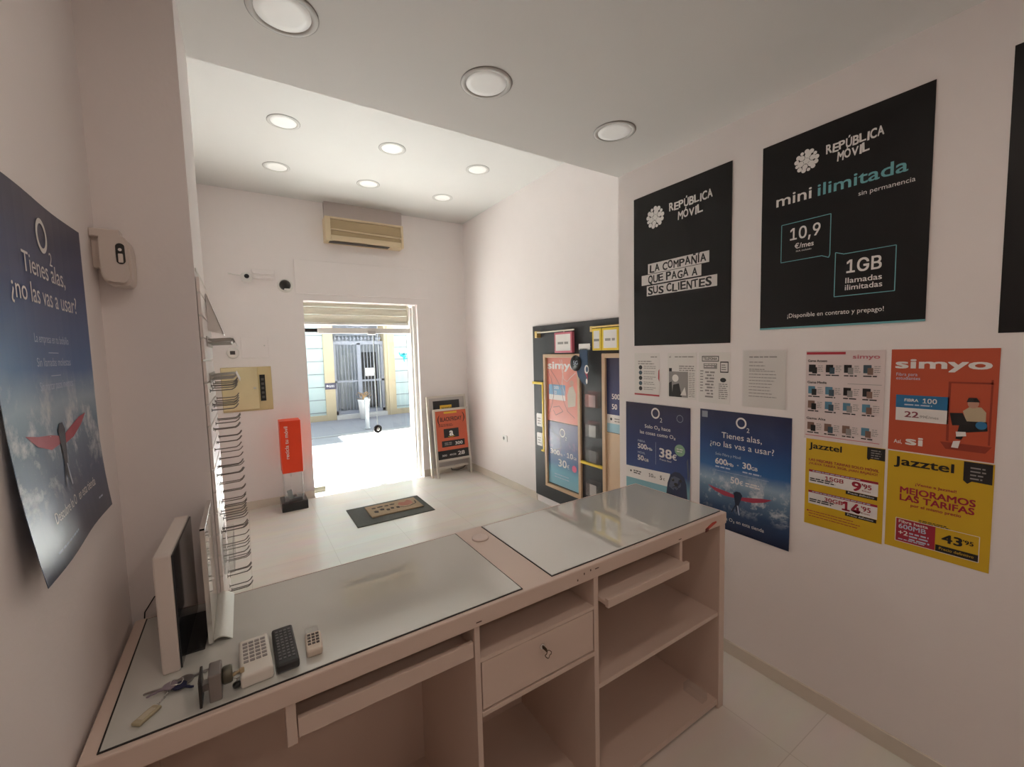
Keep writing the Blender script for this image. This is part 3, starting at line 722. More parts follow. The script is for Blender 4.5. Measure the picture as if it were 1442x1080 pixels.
MB().box((.95, y0 + .0, 3.040), (1.65, y0 + .09, 3.046), pm('underside_shade', (.06, .05, .04), .7)).build('shade_strip', ac)  # dark strip painting the shade beneath the casing
cam1 = thing('security_camera', 'small white bullet camera on the wall left of the emergency light', 'security camera', (.096, YF, 2.57))
MB().lathe([(.001, -.12), (.046, -.118), (.055, -.105), (.055, -.05), (.04, -.03), (.001, -.03)], (.096, YF, 2.575), WHITE, 28, 'y').build('body', cam1)
MB().lathe([(.001, -.128), (.022, -.127), (.024, -.119), (.001, -.119)], (.098, YF, 2.583), BLACK, 20, 'y').build('lens', cam1)
MB().cyl((.096, 5.50, 2.59), (.096, YF, 2.60), .018, WHITE, 14).cyl((.04, 5.49, 2.60), (-.07, 5.52, 2.62), .006, WHITE, 8).build('mount', cam1)
cam2 = thing('security_camera', 'black half-dome camera with white ring, left of the shop door', 'security camera', (.473, YF, 2.52))
MB().lathe([(.001, -.012), (.072, -.012), (.078, 0), (.001, 0)], (.47, YF, 2.52), WHITE, 32, 'y').build('ring', cam2)
MB().lathe([(.001, -.062), (.03, -.056), (.052, -.036), (.060, -.012), (.001, -.012)], (.468, YF, 2.526), pm('smoked_dome', (.035, .03, .028), .3), 28, 'y').build('dome', cam2)
MB().box((.455, 5.475, 2.468), (.51, YF - .01, 2.482), WHITE, .004).build('shade', cam2)
el = thing('emergency_light', 'white slatted emergency light box on the front wall between the cameras', 'emergency light', (.26, YF, 2.58))
MB().box((.150, 5.498, 2.578), (.369, YF, 2.682), WALL, .006).build('housing', el)
for z in (2.60, 2.638): MB().box((.156, 5.482, z - .012), (.363, 5.5, z + .010), WALL, .005).build('slat', el)
wp = thing('access_panel', 'flush white access panel above the cream fuse box', 'panel', (.12, YF, 1.70))
MB().box((.0, 5.522, 1.705), (.262, YF, 1.935), WALL, .003).build('plate', wp)
MB().cyl((.222, 5.519, 1.84), (.222, 5.522, 1.84), .008, METAL, 12).build('screw', wp)
th = thing('thermostat', 'small round white thermostat beside the top hooks', 'thermostat', (-.079, YF, 1.71))
MB().lathe([(.001, -.03), (.045, -.028), (.058, -.015), (.06, 0), (.001, 0)], (-.079, YF, 1.764), WHITE, 28, 'y').build('body', th)
MB().box((-.105, 5.497, 1.745), (-.058, 5.501, 1.785), pm('dark_display', (.05, .045, .045), .3), .001).build('display', th)
fb = thing('fuse_box', 'cream metal fuse box on the front wall left of the door', 'fuse box', (.03, YF, 1.12))
CR1 = pm('cream_enamel', (.66, .53, .29), .4); CR2 = pm('cream_enamel_light', (.74, .63, .38), .4)
MB().box((-.205, 5.518, 1.115), (.270, YF, 1.605), CR1, .004).build('frame', fb)
fd = MB().box((-.20, 5.495, 1.135), (.135, 5.52, 1.60), CR2, .003).build('door', fb)
MB().cyl((.10, 5.485, 1.37), (.10, 5.496, 1.37), .012, METAL, 12).box((.085, 5.484, 1.366), (.118, 5.488, 1.375), METAL).build('latch', fd)
br_ = MB().box((.152, 5.512, 1.22), (.205, 5.52, 1.515), BLACK, .001).build('breaker_strip', fb)
for k in range(5): MB().box((.165, 5.506, 1.25 + k * .05), (.192, 5.513, 1.275 + k * .05), pm('breaker_grey', (.12, .11, .10), .4), .001).build('breaker', br_)

# ------------------------------------------------------------------ recycling stand
rc = thing('recycling_bin', 'clear phone recycling bin with tall orange sign on black base', 'recycling bin', (.40, 5.30, 0))
ORG = pm('orange_card', (.80, .052, .009), .45)
MB().box((.268, 5.17, 0), (.530, 5.46, .10), pm('gloss_black', (.013, .012, .013), .15), .006).build('base', rc)
mb = MB()
for a, b in (((.305, 5.21), (.308, 5.41)), ((.497, 5.21), (.50, 5.41)), ((.305, 5.21), (.50, 5.213)), ((.305, 5.407), (.50, 5.41))): mb.box((a[0], a[1], .10), (b[0], b[1], .44), ACR)
mb.cyl((.312, 5.204, .10), (.312, 5.204, .44), .005, ACR, 10).cyl((.493, 5.204, .10), (.493, 5.204, .44), .005, ACR, 10)
mb.build('clear_box', rc)
D = Draw(Surf((.297, 5.195, 1.005), (1, 0, 0), (0, -1, 0)))
D.mb.box((.297, 5.1955, .425), (.503, 5.41, 1.005), ORG, .002)
D.text('recicla tu móvil', .075, -.42, .036, PWHITE, .36, rot=PI / 2, bold=.008)
D.mb.build('orange_sleeve', rc)
MB().box((.37, 5.199, .385), (.385, 5.205, .425), METAL).build('sleeve_clip', rc)
def inner(name, label, x, y, z, sx, sy, sz, rx, ry, m):
    T = Matrix.Translation((x, y, z)) @ Matrix.Rotation(rx, 4, 'X') @ Matrix.Rotation(ry, 4, 'Y')
    o = MB().box((-sx / 2, -sy / 2, 0), (sx / 2, sy / 2, sz), m, .003, T).build(name); tag(o, label, 'mobile phone')
inner('mobile_phone', 'grey old phone leaning upright inside the recycling bin', .378, 5.29, .104, .05, .014, .11, 0, math.radians(-12), pm('phone_grey', (.10, .10, .105), .35))
inner('mobile_phone', 'black phone lying flat at the bottom of the recycling bin', .435, 5.28, .101, .10, .055, .016, 0, 0, BLACK)
inner('mobile_phone', 'pale grey phone on its side at the right of the recycling bin', .462, 5.355, .101, .05, .05, .035, 0, 0, pm('phone_pale', (.42, .41, .40), .4))

# ------------------------------------------------------------------ A-boards
ALF = pm('aframe_aluminium', (.62, .57, .51), .35, metal=.5)
def aboard(name, label, x0, x1, yf, yt, h, zb, draw, dz):
    t = thing(name, label, 'sign board', ((x0 + x1) / 2, yf, 0))
    ang = math.atan2(yt - yf, h); vv = Vector((0, math.sin(ang), math.cos(ang))); nn = Vector((0, -math.cos(ang), math.sin(ang)))
    L = h / math.cos(ang); S = Surf(Vector((x0, yf, 0)) + vv * L, (1, 0, 0), nn, vv)
    w = x1 - x0
    def bar(u0, v0, u1, v1, nm):
        p = [S.p(u0, v0, 0), S.p(u1, v0, 0), S.p(u1, v1, 0), S.p(u0, v1, 0)]; MB().prism(p, nn * .022, ALF).build(nm, t)
    bar(0, -L, .03, 0, 'leg'); bar(w - .03, -L, w, 0, 'leg'); bar(.03, -.03, w - .03, 0, 'top_rail'); bar(.03, -L + zb, w - .03, -L + zb + .03, 'bottom_rail')
    p = [S.p(.028, -.028, .006), S.p(w - .028, -.028, .006), S.p(w - .028, -L + zb + .03, .006), S.p(.028, -L + zb + .03, .006)]
    D = Draw(Surf(S.o, S.u, S.n, S.v), base=.013); D.mb.prism(p, nn * .006, pm('board_backing', (.45, .41, .39), .5)); draw(D, w, L); D.mb.build('poster_panel', t)
    # rear leaf folded flat behind the front one
    for u in (.004, w - .026):
        q = [S.p(u, -L + .02, -.004), S.p(u + .022, -L + .02, -.004), S.p(u + .022, -.02, -.004), S.p(u, -.02, -.004)]; MB().prism(q, nn * -.02, ALF).build('rear_leg', t)
    return t
OR2 = pm('print_orange_red', (.62, .12, .055), .45); YEL = pm('print_yellow', (.78, .48, .03), .45); BLKP = pm('print_black', (.014, .013, .014), .4); GRP = pm('print_grey', (.30, .28, .27), .5)
def back_draw(D, w, L):
    D.rect(.09, -.07, w - .10, -.46, BLKP, 1); D.rect(.19, -.135, w - .22, -.21, YEL, 2); D.text('jazztel', .21, -.185, .028, BLKP, .17, L=3, bold=.02)
aboard('sign_board', 'taller folded sign board with black and yellow sheet, leaning in the corner', 2.085, 2.672, 5.385, 5.488, 1.112, .10, back_draw, 0)
def front_draw(D, w, L):
    D.rect(.03, -.03, w - .03, -.70, OR2, 1, n=1); D.rect(.03, -.575, w - .03, -.70, BLKP, 2, n=1)
    D.rect(.16, -.045, w - .17, -.07, YEL, 2, n=1)
    D.text('BLACKFRIDAY', w / 2, -.175, .055, BLKP, .32, L=2, bold=.02, align='c'); D.text('(', .06, -.19, .10, BLKP, L=2); D.text(')', w - .09, -.17, .10, BLKP, L=2)
    D.lines(.07, .30, -.215, 2, .02, .008, BLKP, 2)
    D.rect(.14, -.28, .365, -.405, BLKP, 2, n=1); D.text('a', .252, -.378, .095, PWHITE, L=3, bold=.03, align='c'); D.path([(.20, -.388), (.25, -.397), (.30, -.386)], .006, YEL, 3)
    D.rect(.10, -.445, w - .08, -.53, BLKP, 2, n=1); D.lines(.14, .26, -.47, 2, .022, .012, GRP, 3); D.text('300', .30, -.512, .04, PWHITE, .11, L=3, bold=.02)
    D.text('300', .09, -.655, .024, PWHITE, .07, L=3); D.text('40GB', .20, -.655, .024, PWHITE, .10, L=3); D.text('28', .33, -.66, .05, PWHITE, .10, L=3, bold=.02)
aboard('sign_board', 'shorter sign board with orange and black poster, leaning on the taller board', 2.14, 2.665, 5.318, 5.415, .935, .215, front_draw, 0)
cbl = MB().tube([(2.42, 5.50, .50), (2.425, 5.505, .30), (2.42, 5.508, .12), (2.44, 5.50, .03), (2.52, 5.505, .015), (2.62, 5.505, .03), (2.70, 5.50, .10)], .006, BLACK, 8).build('power_cable')
tag(cbl, 'black cable trailing down the wall behind the sign boards', 'cable')
so_ = thing('wall_socket', 'white wall socket low on the far right wall', 'socket', (XF, 4.525, .57))
MB().box((XF - .010, 4.47, .565), (XF, 4.58, .645), WHITE, .004).build('plate', so_)
MB().lathe([(.001, -.012), (.02, -.012), (.022, -.0095), (.001, -.0095)], (XF, 4.545, .605), pm('socket_grey', (.25, .24, .23), .5), 20, 'x').build('outlet', so_)

# ------------------------------------------------------------------ mats
FELT = pm('grey_felt', (.095, .095, .085), .95, var=.15, scale=60, bump=.4, bscale=400)
tag(MB().box((.86, 4.255, 0.0), (1.672, 4.822, .008), FELT, .003).build('entrance_mat'), 'dark grey entrance mat on the floor inside the door', 'mat')
COIR = pm('coir_fibre', (.36, .26, .165), .95, var=.2, scale=80, bump=.6, bscale=500)
D = Draw(Surf((1.04, 4.748, .0224), (1, 0, 0), (0, 0, 1), (0, 1, 0)), base=.0)
D.mb.box((1.04, 4.408, .008), (1.60, 4.748, .022), COIR, .004)
MI = pm('coir_print', (.045, .033, .027), .95); MR = pm('coir_red', (.33, .14, .10), .95)
for u, v, a, b in ((.05, -.09, .05, .03), (.11, -.085, .07, .03), (.19, -.09, .05, .03), (.25, -.085, .06, .03), (.05, -.2, .05, .06), (.12, -.17, .05, .05), (.18, -.21, .04, .05), (.23, -.19, .04, .05), (.29, -.2, .04, .05)):
    D.poly([(u, v), (u + a * .5, v + b * .3), (u + a, v), (u + a * .8, v - b), (u + a * .1, v - b * .8)], MI, 1)
D.poly([(.33, -.14), (.36, -.08), (.42, -.10), (.46, -.05), (.50, -.10), (.49, -.19), (.42, -.22), (.36, -.2)], MR, 1)
D.path([(.33, -.22), (.37, -.26), (.44, -.25), (.52, -.2), (.53, -.12)], .012, MI, 2)
tag(D.mb.build('doormat'), 'brown coir doormat lying on the grey entrance mat', 'mat')

# ================================================================== DISPLAY BOARD (far right wall)
BRD = pm('charcoal_board', (.035, .036, .040), .5, var=.06)
BX = XF - .02
bd = MB().box((BX, 2.12, .083), (XF - .002, 3.845, 1.969), BRD, .002).build('display_board')
tag(bd, 'large charcoal display board on the far right wall behind the counter', 'display board')
def RS(y, z, x=BX): return Surf((x, y, z), (0, -1, 0), (-1, 0, 0))
TAN = pm('tan_wood_frame', (.60, .42, .27), .4); GOLD = pm('gold_rail', (.75, .55, .22), .35, metal=.6); YLB = pm('yellow_bar', (.85, .62, .05), .4)
rl = thing('hanging_rail', 'slim pale rail on a gold bracket at the top of the display board', 'rail', (BX, 3.4, 1.88))
MB().cyl((BX - .045, 3.70, 1.895), (BX - .045, 3.10, 1.895), .008, pm('cream_rail', (.74, .68, .55), .35), 12).build('tube', rl)
MB().box((BX - .055, 3.695, 1.84), (BX, 3.735, 1.91), GOLD, .004).build('bracket', rl)
def lightbox(y0, y1, z0, z1, frame, label, x=BX - .06, txt=True):
    t = thing('hanging_sign', label, 'sign', (x, (y0 + y1) / 2, z0))
    MB().box((x, y1, z0), (x + .035, y0, z1), frame, .003).build('frame', t)
    D = Draw(RS(y0, z1, x), base=.0006); e = .02
    D.rect(e, -e, (y0 - y1) - e, -(z1 - z0) + e, PWHITE, 1, n=1)
    D.lines((y0 - y1) * .2, (y0 - y1) * .82, -(z1 - z0) * .47, 1, .01, (z1 - z0) * .11, GRP, 2, rag=.05)
    D.mb.build('face', t)
    MB().box((x + .012, (y0 + y1) / 2 - .004, z1), (x + .020, (y0 + y1) / 2 + .004, 1.8865), METAL).build('hanger', t)
lightbox(3.385, 3.118, 1.675, 1.878, pm('pink_frame', (.62, .16, .22), .4), 'square white sign with pink frame hanging from the pale rail')
lightbox(2.838, 2.725, 1.69, 1.885, YLB, 'narrow white sign with yellow frame, left of the two yellow ones')
lightbox(2.715, 2.52, 1.69, 1.885, YLB, 'white sign with yellow frame next to the wall corner')
rl2 = thing('hanging_rail', 'gold rail holding the two yellow-framed signs', 'rail', (BX, 2.7, 1.89))
MB().cyl((BX - .045, 2.86, 1.90), (BX - .045, 2.40, 1.90), .008, GOLD, 12).build('tube', rl2)
MB().box((BX - .055, 2.845, 1.86), (BX, 2.875, 1.91), GOLD, .004).build('bracket', rl2)
def pframe(y0, y1, z0, z1, label, col, wdt):
    t = thing('poster_case', label, 'frame', (BX, (y0 + y1) / 2, z0))
    for a, b in (((y0, z0), (y0 - wdt, z1)), ((y1, z0), (y1 + wdt, z1))): MB().box((BX - .025, a[0], a[1]), (BX, b[0], b[1]), col, .003).build('stile', t)
    for z in (z0, z1 - wdt): MB().box((BX - .025, y0 - wdt, z), (BX, y1 + wdt, z + wdt), col, .003).build('rail', t)
    return t
f1 = pframe(3.632, 3.055, .235, 1.662, 'tan framed pair of posters on the charcoal board', TAN, .036)
SIMR = pm('print_simyo_coral', (.74, .25, .19), .38, var=.15, scale=6, coat=.12)
O2G = printed('print_o2_teal', [(0, (.24, .50, .60)), (.22, (.16, .42, .56)), (.36, (.07, .17, .36)), (.6, (.09, .11, .27)), (1, (.15, .15, .28))], foam=(.45, .75, (.30, .22, .40), .52, .7), rough=.36, coat=.12)
D = Draw(RS(3.596, 1.626)).sheet(.505, .668, SIMR)
D.text('simyo', .02, -.115, .075, PWHITE, .46, bold=.03); D.rect(.03, -.28, .30, -.385, pm('print_blue', (.16, .36, .58), .4), 2, n=1); D.rect(.03, -.385, .30, -.44, PWHITE, 2, n=1)
D.text('100', .12, -.325, .03, PWHITE, L=3, bold=.02); D.text('22', .12, -.375, .03, PWHITE, L=3, bold=.02)
SK = pm('print_skin', (.55, .30, .22), .4); GL_ = pm('print_glare', (.78, .60, .56), .15)
D.poly([(.36, -.30), (.42, -.28), (.46, -.36), (.45, -.48), (.34, -.50), (.33, -.38)], pm('print_beige', (.55, .48, .40), .4), 2); D.disc(.40, -.255, .03, SK, 3)
SQGL = pm('dark_squiggle', (.30, .13, .12), .4)  # dark squiggly lines drawn over the coral print
D.path([(.02, -.14), (.07, -.22), (.10, -.30), (.11, -.40), (.07, -.52), (.02, -.60)], .007, SQGL, 4); D.path([(.06, -.12), (.16, -.22), (.24, -.32), (.27, -.44), (.33, -.54), (.44, -.60)], .006, SQGL, 4)
D.path([(.46, -.15), (.38, -.20), (.33, -.24), (.28, -.22), (.22, -.02)], .006, GL_, 4); D.path([(.10, -.52), (.20, -.50), (.26, -.55), (.14, -.60), (.10, -.55)], .007, SQGL, 4); D.path([(.25, -.02), (.27, -.14), (.25, -.26), (.30, -.40)], .008, GL_, 4)
tag(D.mb.build('poster'), 'coral poster under film with squiggly lines in the left tan frame, upper one', 'poster')
D = Draw(RS(3.596, .950)).sheet(.505, .668, O2G)
o2logo(D, .24, -.10, .09, PWHITE); D.text('300', .04, -.345, .05, PWHITE, .15, bold=.02); D.text('Mb', .195, -.345, .025, PWHITE); D.text('+', .262, -.335, .02, PWHITE); D.text('10', .31, -.345, .05, PWHITE, .09, bold=.02); D.text('GB', .41, -.345, .025, PWHITE)
D.text('30', .17, -.46, .075, PWHITE, .13, bold=.02); D.text('€', .31, -.46, .04, PWHITE); D.disc(.42, -.44, .035, pm('print_pink', (.70, .12, .25), .4), 2); D.lines(.10, .40, -.55, 2, .03, .008, PAINK)
D.path([(.02, -.02), (.1, -.12), (.2, -.16), (.22, -.26), (.1, -.3)], .004, GRP, 4)
tag(D.mb.build('poster'), 'teal and violet poster in the left tan frame, below the coral one', 'poster')
f2 = pframe(2.76, 2.15, .235, 1.662, 'tan frame half hidden by the wall corner', TAN, .040)
D = Draw(RS(2.718, 1.62)).sheet(.52, .66, printed('print_o2_navy', [(0, (.02, .05, .20)), (.5, (.02, .035, .14)), (1, (.02, .018, .06))], coat=.3))
for k, s_ in enumerate(('500', '50')): D.text(s_, .06, -.36 - .09 * k, .045, PWHITE, bold=.02)
D.rect(0, -.50, .52, -.58, PWHITE, 2, n=1); D.disc(.05, -.54, .012, BLKP, 3); D.lines(.09, .3, -.53, 2, .022, .010, GRP, 3); D.rect(0, -.58, .52, -.66, pm('print_sky', (.35, .58, .68), .4), 2, n=1)
tag(D.mb.build('poster'), 'navy poster in the half hidden tan frame', 'poster')
tag(MB().box((BX - .006, 2.20, .28), (BX, 2.718, .955), pm('pale_wood_board', (.68, .50, .34), .4, var=.12, scale=5), .001).build('wood_panel'), 'bare pale wood panel in the half hidden frame under the navy poster', 'panel')
yf = thing('yellow_frame', 'yellow edged leaflet frame at the far edge of the board', 'frame', (BX, 3.74, .61))
MB().box((BX - .025, 3.645, 1.335), (BX, 3.842, 1.362), YLB, .003).build('rail', yf); MB().box((BX - .025, 3.645, .62), (BX, 3.668, 1.335), YLB, .003).build('stile', yf); MB().box((BX - .025, 3.645, .60), (BX, 3.70, .62), YLB, .003).build('foot', yf)
def leaflets(y, z, label):
    mb = MB()
    for k in range(3): mb.box((BX - .004 - .006 * k, y - .09 - .012 * k, z), (BX - .001 - .006 * k, y - .012 * k, z + .13 + .008 * k), PWHITE, .0005)
    D = Draw(RS(y - .024, z + .146, BX - .0165), mb, base=.0005); D.lines(.012, .075, -.05, 3, .028, .012, GRP, 1)
    tag(D.mb.build('leaflets'), label, 'leaflets')
leaflets(3.80, .87, 'upper white leaflets in the yellow edged frame'); leaflets(3.80, .655, 'lower white leaflets in the yellow edged frame')
tag(MB().box((BX - .03, 2.762, .606), (BX, 3.053, .630), YLB, .003).build('shelf_bar'), 'short yellow bar between the two tan frames', 'bar')
def holder(z, label, card):
    t = thing('leaflet_holder', label, 'leaflet holder', (BX, 2.885, z), 'clear leaflet holders on the charcoal board')
    mb = MB(); y0, y1, x1 = 2.968, 2.80, BX - .04
    mb.box((BX - .002, y1, z), (BX, y0, z + .15), ACR).box((x1, y1, z), (x1 + .002, y0, z + .12), ACR).box((x1, y1, z - .002), (BX, y0, z), ACR).box((x1, y0 - .002, z), (BX, y0, z + .135), ACR).box((x1, y1, z), (BX, y1 + .002, z + .135), ACR)
    mb.build('pocket', t)
    mb = MB().box((BX - .02, y1 + .05, z + .001), (BX - .018, y0 - .03, z + .11), pm(card, {'card_grey': (.32, .31, .32), 'card_pale': (.50, .49, .48), 'card_dark': (.16, .15, .16)}[card], .4))
    mb.build('card', t)
holder(1.165, 'clear leaflet holder on the board, topmost, below the hanging pennant', 'card_grey')
holder(.882, 'clear leaflet holder on the board, second from top', 'card_pale')
holder(.64, 'clear leaflet holder on the board just above the yellow bar', 'card_dark')
holder(.315, 'clear leaflet holder on the board below the yellow bar', 'card_pale')
pn = thing('hanging_pennant', 'dark blue hanging pennant with round 5G badge on the charcoal board', 'pennant', (BX - .09, 2.97, 1.38))
px_ = BX - .075
PB = pm('pennant_blue', (.014, .05, .12), .35)
D = Draw(RS(3.045, 1.72, px_), base=.004)
D.mb.prism([Surf((px_, 3.045, 1.72), (0, -1, 0), (-1, 0, 0)).p(a, b) for a, b in ((.06, -.01), (.16, -.01), (.165, -.32), (.13, -.345), (.08, -.325), (.03, -.27), (.0, -.19), (.05, -.12))], (-.003, 0, 0), PB)
D.disc(.15, -.2, .028, PWHITE, 2, ry=.04); D.disc(.155, -.2, .016, PB, 3, ry=.026); D.poly([(.12, -.22), (.164, -.20), (.164, -.30)], WINGR, 1); D.disc(.15, -.31, .012, PWHITE, 2, ry=.025)
D.mb.build('blade', pn)
D = Draw(RS(3.09, 1.645, px_ - .006), base=.004); D.mb.lathe([(.001, -.004), (.075, -.004), (.075, 0), (.001, 0)], (px_ - .006, 3.04, 1.575), BLKP, 36, 'x')
D.text('5G', .018, -.083, .036, PAINK, .064, L=2); D.mb.build('badge', pn)
MB().box((px_ - .003, 2.85, 1.70), (px_ + .001, 3.0, 1.755), PWHITE, .001).box((px_ + .001, 2.92, 1.722), (BX, 2.93, 1.73), METAL).build('header', pn)

# ================================================================== RIGHT WALL posters
def RW(y, z): return Surf((XR, y, z), (0, -1, 0), (-1, 0, 0))
PBLK = pm('poster_black', (.0085, .0075, .008), .42, var=.05, spec=.3); TEAL = pm('print_teal', (.16, .42, .46), .4)
def blob_logo(D, u, v, r):
    r *= 1.06
    pts = [(0, 0, .25)] + [(.53 * math.cos(a), .53 * math.sin(a), .235 + .03 * (k % 2)) for k, a in enumerate([k * PI / 3 + .3 for k in range(6)])]
    pts += [(.86 * math.cos(a), .86 * math.sin(a), .205 - .05 * (k % 3 == 1)) for k, a in enumerate([k * PI / 6.5 + .1 for k in range(13)])] + [(.30 * math.cos(a), .30 * math.sin(a), .06) for a in [k * PI / 3 + .82 for k in range(6)]]
    for a, b, q in pts: D.disc(u + a * r * .92, v + b * r * .92, q * r * .93, PWHITE, 2, n=14)
def hand(D, s, u, v, h, mat, w, L=2):
    """hand-lettered line: every letter a little off the line"""
    n = len(s); tot = sum(.45 if c in 'IÍ ' else (.32 if c == "'" else 1.0) for c in s); x = u
    for i, c in enumerate(s):
        a = w * (.45 if c in 'IÍ ' else 1.0) / tot
        if c != ' ':
            k = math.sin(i * 2.3 + n)
            D.text(c, x + a * (.30 if c in 'IÍ' else .06), v + k * h * .05, h * (1 + .06 * math.cos(i * 1.7)), mat, None if c in 'IÍ' else a * .84, L=L, bold=.030, rot=k * .05)
        x += a
D = Draw(RW(1.914, 2.646), warp=lambda u, v: .001 + .0015 * math.sin(u * 8 + v * 3) ** 2).sheet(.648, .93, PBLK, 10, 14)
blob_logo(D, .167, -.152, .064); hand(D, 'REPÚBLICA', .268, -.147, .042, PWHITE, .275); hand(D, 'MÓVIL', .326, -.209, .042, PWHITE, .16)
STR = pm('print_strip_white', (.72, .68, .66), .45)
D.rect(.112, -.424, .524, -.486, STR, 1); D.rect(.063, -.489, .478, -.551, STR, 1); D.rect(.103, -.559, .571, -.621, STR, 1)
hand(D, 'LA COMPAÑÍA', .124, -.477, .042, INK, .385); hand(D, 'QUE PAGA A', .112, -.542, .044, INK, .345); hand(D, 'SUS CLIENTES', .112, -.612, .044, INK, .43)
tag(D.mb.build('poster'), 'black poster with three white text strips, nearest the wall corner', 'poster', 'black posters on the right wall')
D = Draw(RW(1.116, 2.642), warp=lambda u, v: .001 + .0015 * math.sin(u * 6 + v * 4) ** 2).sheet(.604, .868, PBLK, 10, 14)
D.rect(0, -.860, .604, -.868, TEAL, 1)
blob_logo(D, .189, -.128, .048); hand(D, 'REPÚBLICA', .264, -.130, .034, PWHITE, .198); hand(D, 'MÓVIL', .305, -.173, .034, PWHITE, .112)
D.text('mini', .067, -.295, .050, PWHITE, .145, bold=.012); D.text('ilimitada', .237, -.295, .050, TEAL, .299, bold=.012); D.text('sin permanencia', .384, -.341, .018, PWHITE, .175)
def bubble(D, u0, v0, u1, v1, t, tl):
    p = [(u0, v0), (u1, v0), (u1, v1 - .0), (u1 - .004, v1 - .012), (u1 - .03, v1), (u0, v1), (u0, v0)] if not tl else [(u0, v0 + .012), (u0 + .03, v0), (u1, v0), (u1, v1), (u0, v1), (u0, v0 + .012)]
    D.path(p, t, TEAL, 2)
bubble(D, .092, -.385, .289, -.557, .003, False); bubble(D, .310, -.566, .511, -.742, .003, True)
D.text('10,9', .130, -.462, .052, PWHITE, .12, bold=.012); D.text('€/mes', .150, -.504, .022, PWHITE, .076, bold=.015); D.text('IVA incluido', .156, -.520, .007, PWHITE, .062)
D.text('1GB', .352, -.647, .052, PWHITE, .115, bold=.015); D.text('llamadas', .349, -.690, .022, PWHITE, .121, bold=.01); D.text('ilimitadas', .348, -.719, .022, PWHITE, .124, bold=.01)
D.text('¡Disponible en contrato y prepago!', .125, -.818, .019, PWHITE, .355)
tag(D.mb.build('poster'), 'black poster with teal speech boxes, largest on the right wall', 'poster', 'black posters on the right wall')
D = Draw(RW(.328, 2.648)).sheet(.604, .928, PBLK, 2, 2)
D.text('tu', .050, -.335, .05, PWHITE, bold=.012); D.text('siempre', .046, -.42, .05, PWHITE, bold=.012, shear=.2); D.disc(.25, -.62, .19, STR, 1)
tag(D.mb.build('poster'), 'black poster with big white disc, cut off at the right edge', 'poster', 'black posters on the right wall')
# small sheets
D = Draw(RW(2.0, 1.665)).mb
def sheet(y, z, w, h, label, fn, mat=PAPER, warp=None):
    D = Draw(RW(y, z), warp=warp).sheet(w, h, mat, 6, 8); fn(D); return tag(D.mb.build('paper_sheet'), label, 'paper')
DKB = pm('print_dark_blue_green', (.05, .09, .12), .5); RD = pm('print_red', (.45, .03, .05), .45)
def fa(D):
    D.lines(.03, .165, -.05, 2, .015, .006, GRP); D.lines(.13, .18, -.022, 1, .01, .006, GRP)
    for k in range(5): D.disc(.05, -.092 - .034 * k, .014, DKB if k % 2 else BLKP, 2); D.lines(.075, .17, -.082 - .034 * k, 2, .012, .004, GRP)
    D.rect(0, -.262, .197, -.272, RD, 2, n=1); D.poly([(.19, -.11), (.197, -.10), (.197, -.18), (.188, -.16)], RD, 2)
sheet(1.914, 1.668, .198, .275, 'white sheet with five round icons and red bottom line', fa)
def fb_(D):
    D.rect(.01, -.11, .14, -.262, GRP, 1, n=1); D.disc(.055, -.15, .022, PAPER, 2); D.poly([(.03, -.262), (.04, -.19), (.08, -.18), (.10, -.262)], BLKP, 2); D.poly([(.09, -.25), (.12, -.20), (.13, -.25)], PAPER, 3)
    D.poly([(.01, -.262), (.01, -.18), (.03, -.17), (.035, -.262)], BLKP, 2); D.rect(.01, -.09, .03, -.11, BLKP, 1, n=1)
    D.text('el', .012, -.028, .012, INK); D.lines(.05, .185, -.02, 1, .01, .006, GRP); D.lines(.08, .185, -.075, 3, .012, .006, GRP); D.lines(.145, .185, -.115, 14, .0105, .004, GRP, rag=.1)
sheet(1.657, 1.666, .193, .272, 'newspaper clipping with a grey photograph in its corner', fb_)
def fc(D):
    D.rect(.02, -.02, .12, -.05, BLKP, 1, n=1); D.rect(.024, -.024, .116, -.046, PAPER, 2, n=1); D.text('TELEFONIA', .03, -.041, .013, INK, .08, L=3, bold=.02)
    D.rect(.03, -.06, .11, -.09, GRP, 1, n=1); D.lines(.035, .105, -.064, 2, .012, .005, PAPER, 2)
    D.rect(.128, -.05, .174, -.11, BLKP, 1, n=1); D.rect(.132, -.056, .170, -.104, PAPER, 2, n=1); D.lines(.136, .166, -.066, 3, .012, .006, GRP, 3)
    for k in range(9): D.lines(.05 if k % 2 else .04, .10, -.105 - .017 * k, 1, .01, .009, GRP)
    D.disc(.145, -.15, .017, BLKP, 1, ry=.012); D.lines(.12, .172, -.17, 8, .011, .005, GRP, rag=.15); D.lines(.01, .03, -.10, 8, .016, .006, GRP)
sheet(1.449, 1.667, .182, .280, 'newspaper page with boxed adverts, second clipping from the corner', fc)
def fd_(D):
    D.lines(.03, .165, -.028, 1, .01, .006, GRP, rag=.02); D.lines(.03, .12, -.055, 3, .018, .004, GRP); D.lines(.03, .165, -.10, 9, .016, .0035, GRP)
    D.rect(-.004, .006, .205, -.286, clear('film', (.97, .97, .97), haze=.06), 4, n=6)
sheet(1.196, 1.672, .203, .284, 'typed white page in a clear sleeve, alone below the largest black poster', fd_, warp=lambda u, v: .004 * (.5 + .5 * math.sin(u * 30)) * max(0, (-v - .15)) * 5)
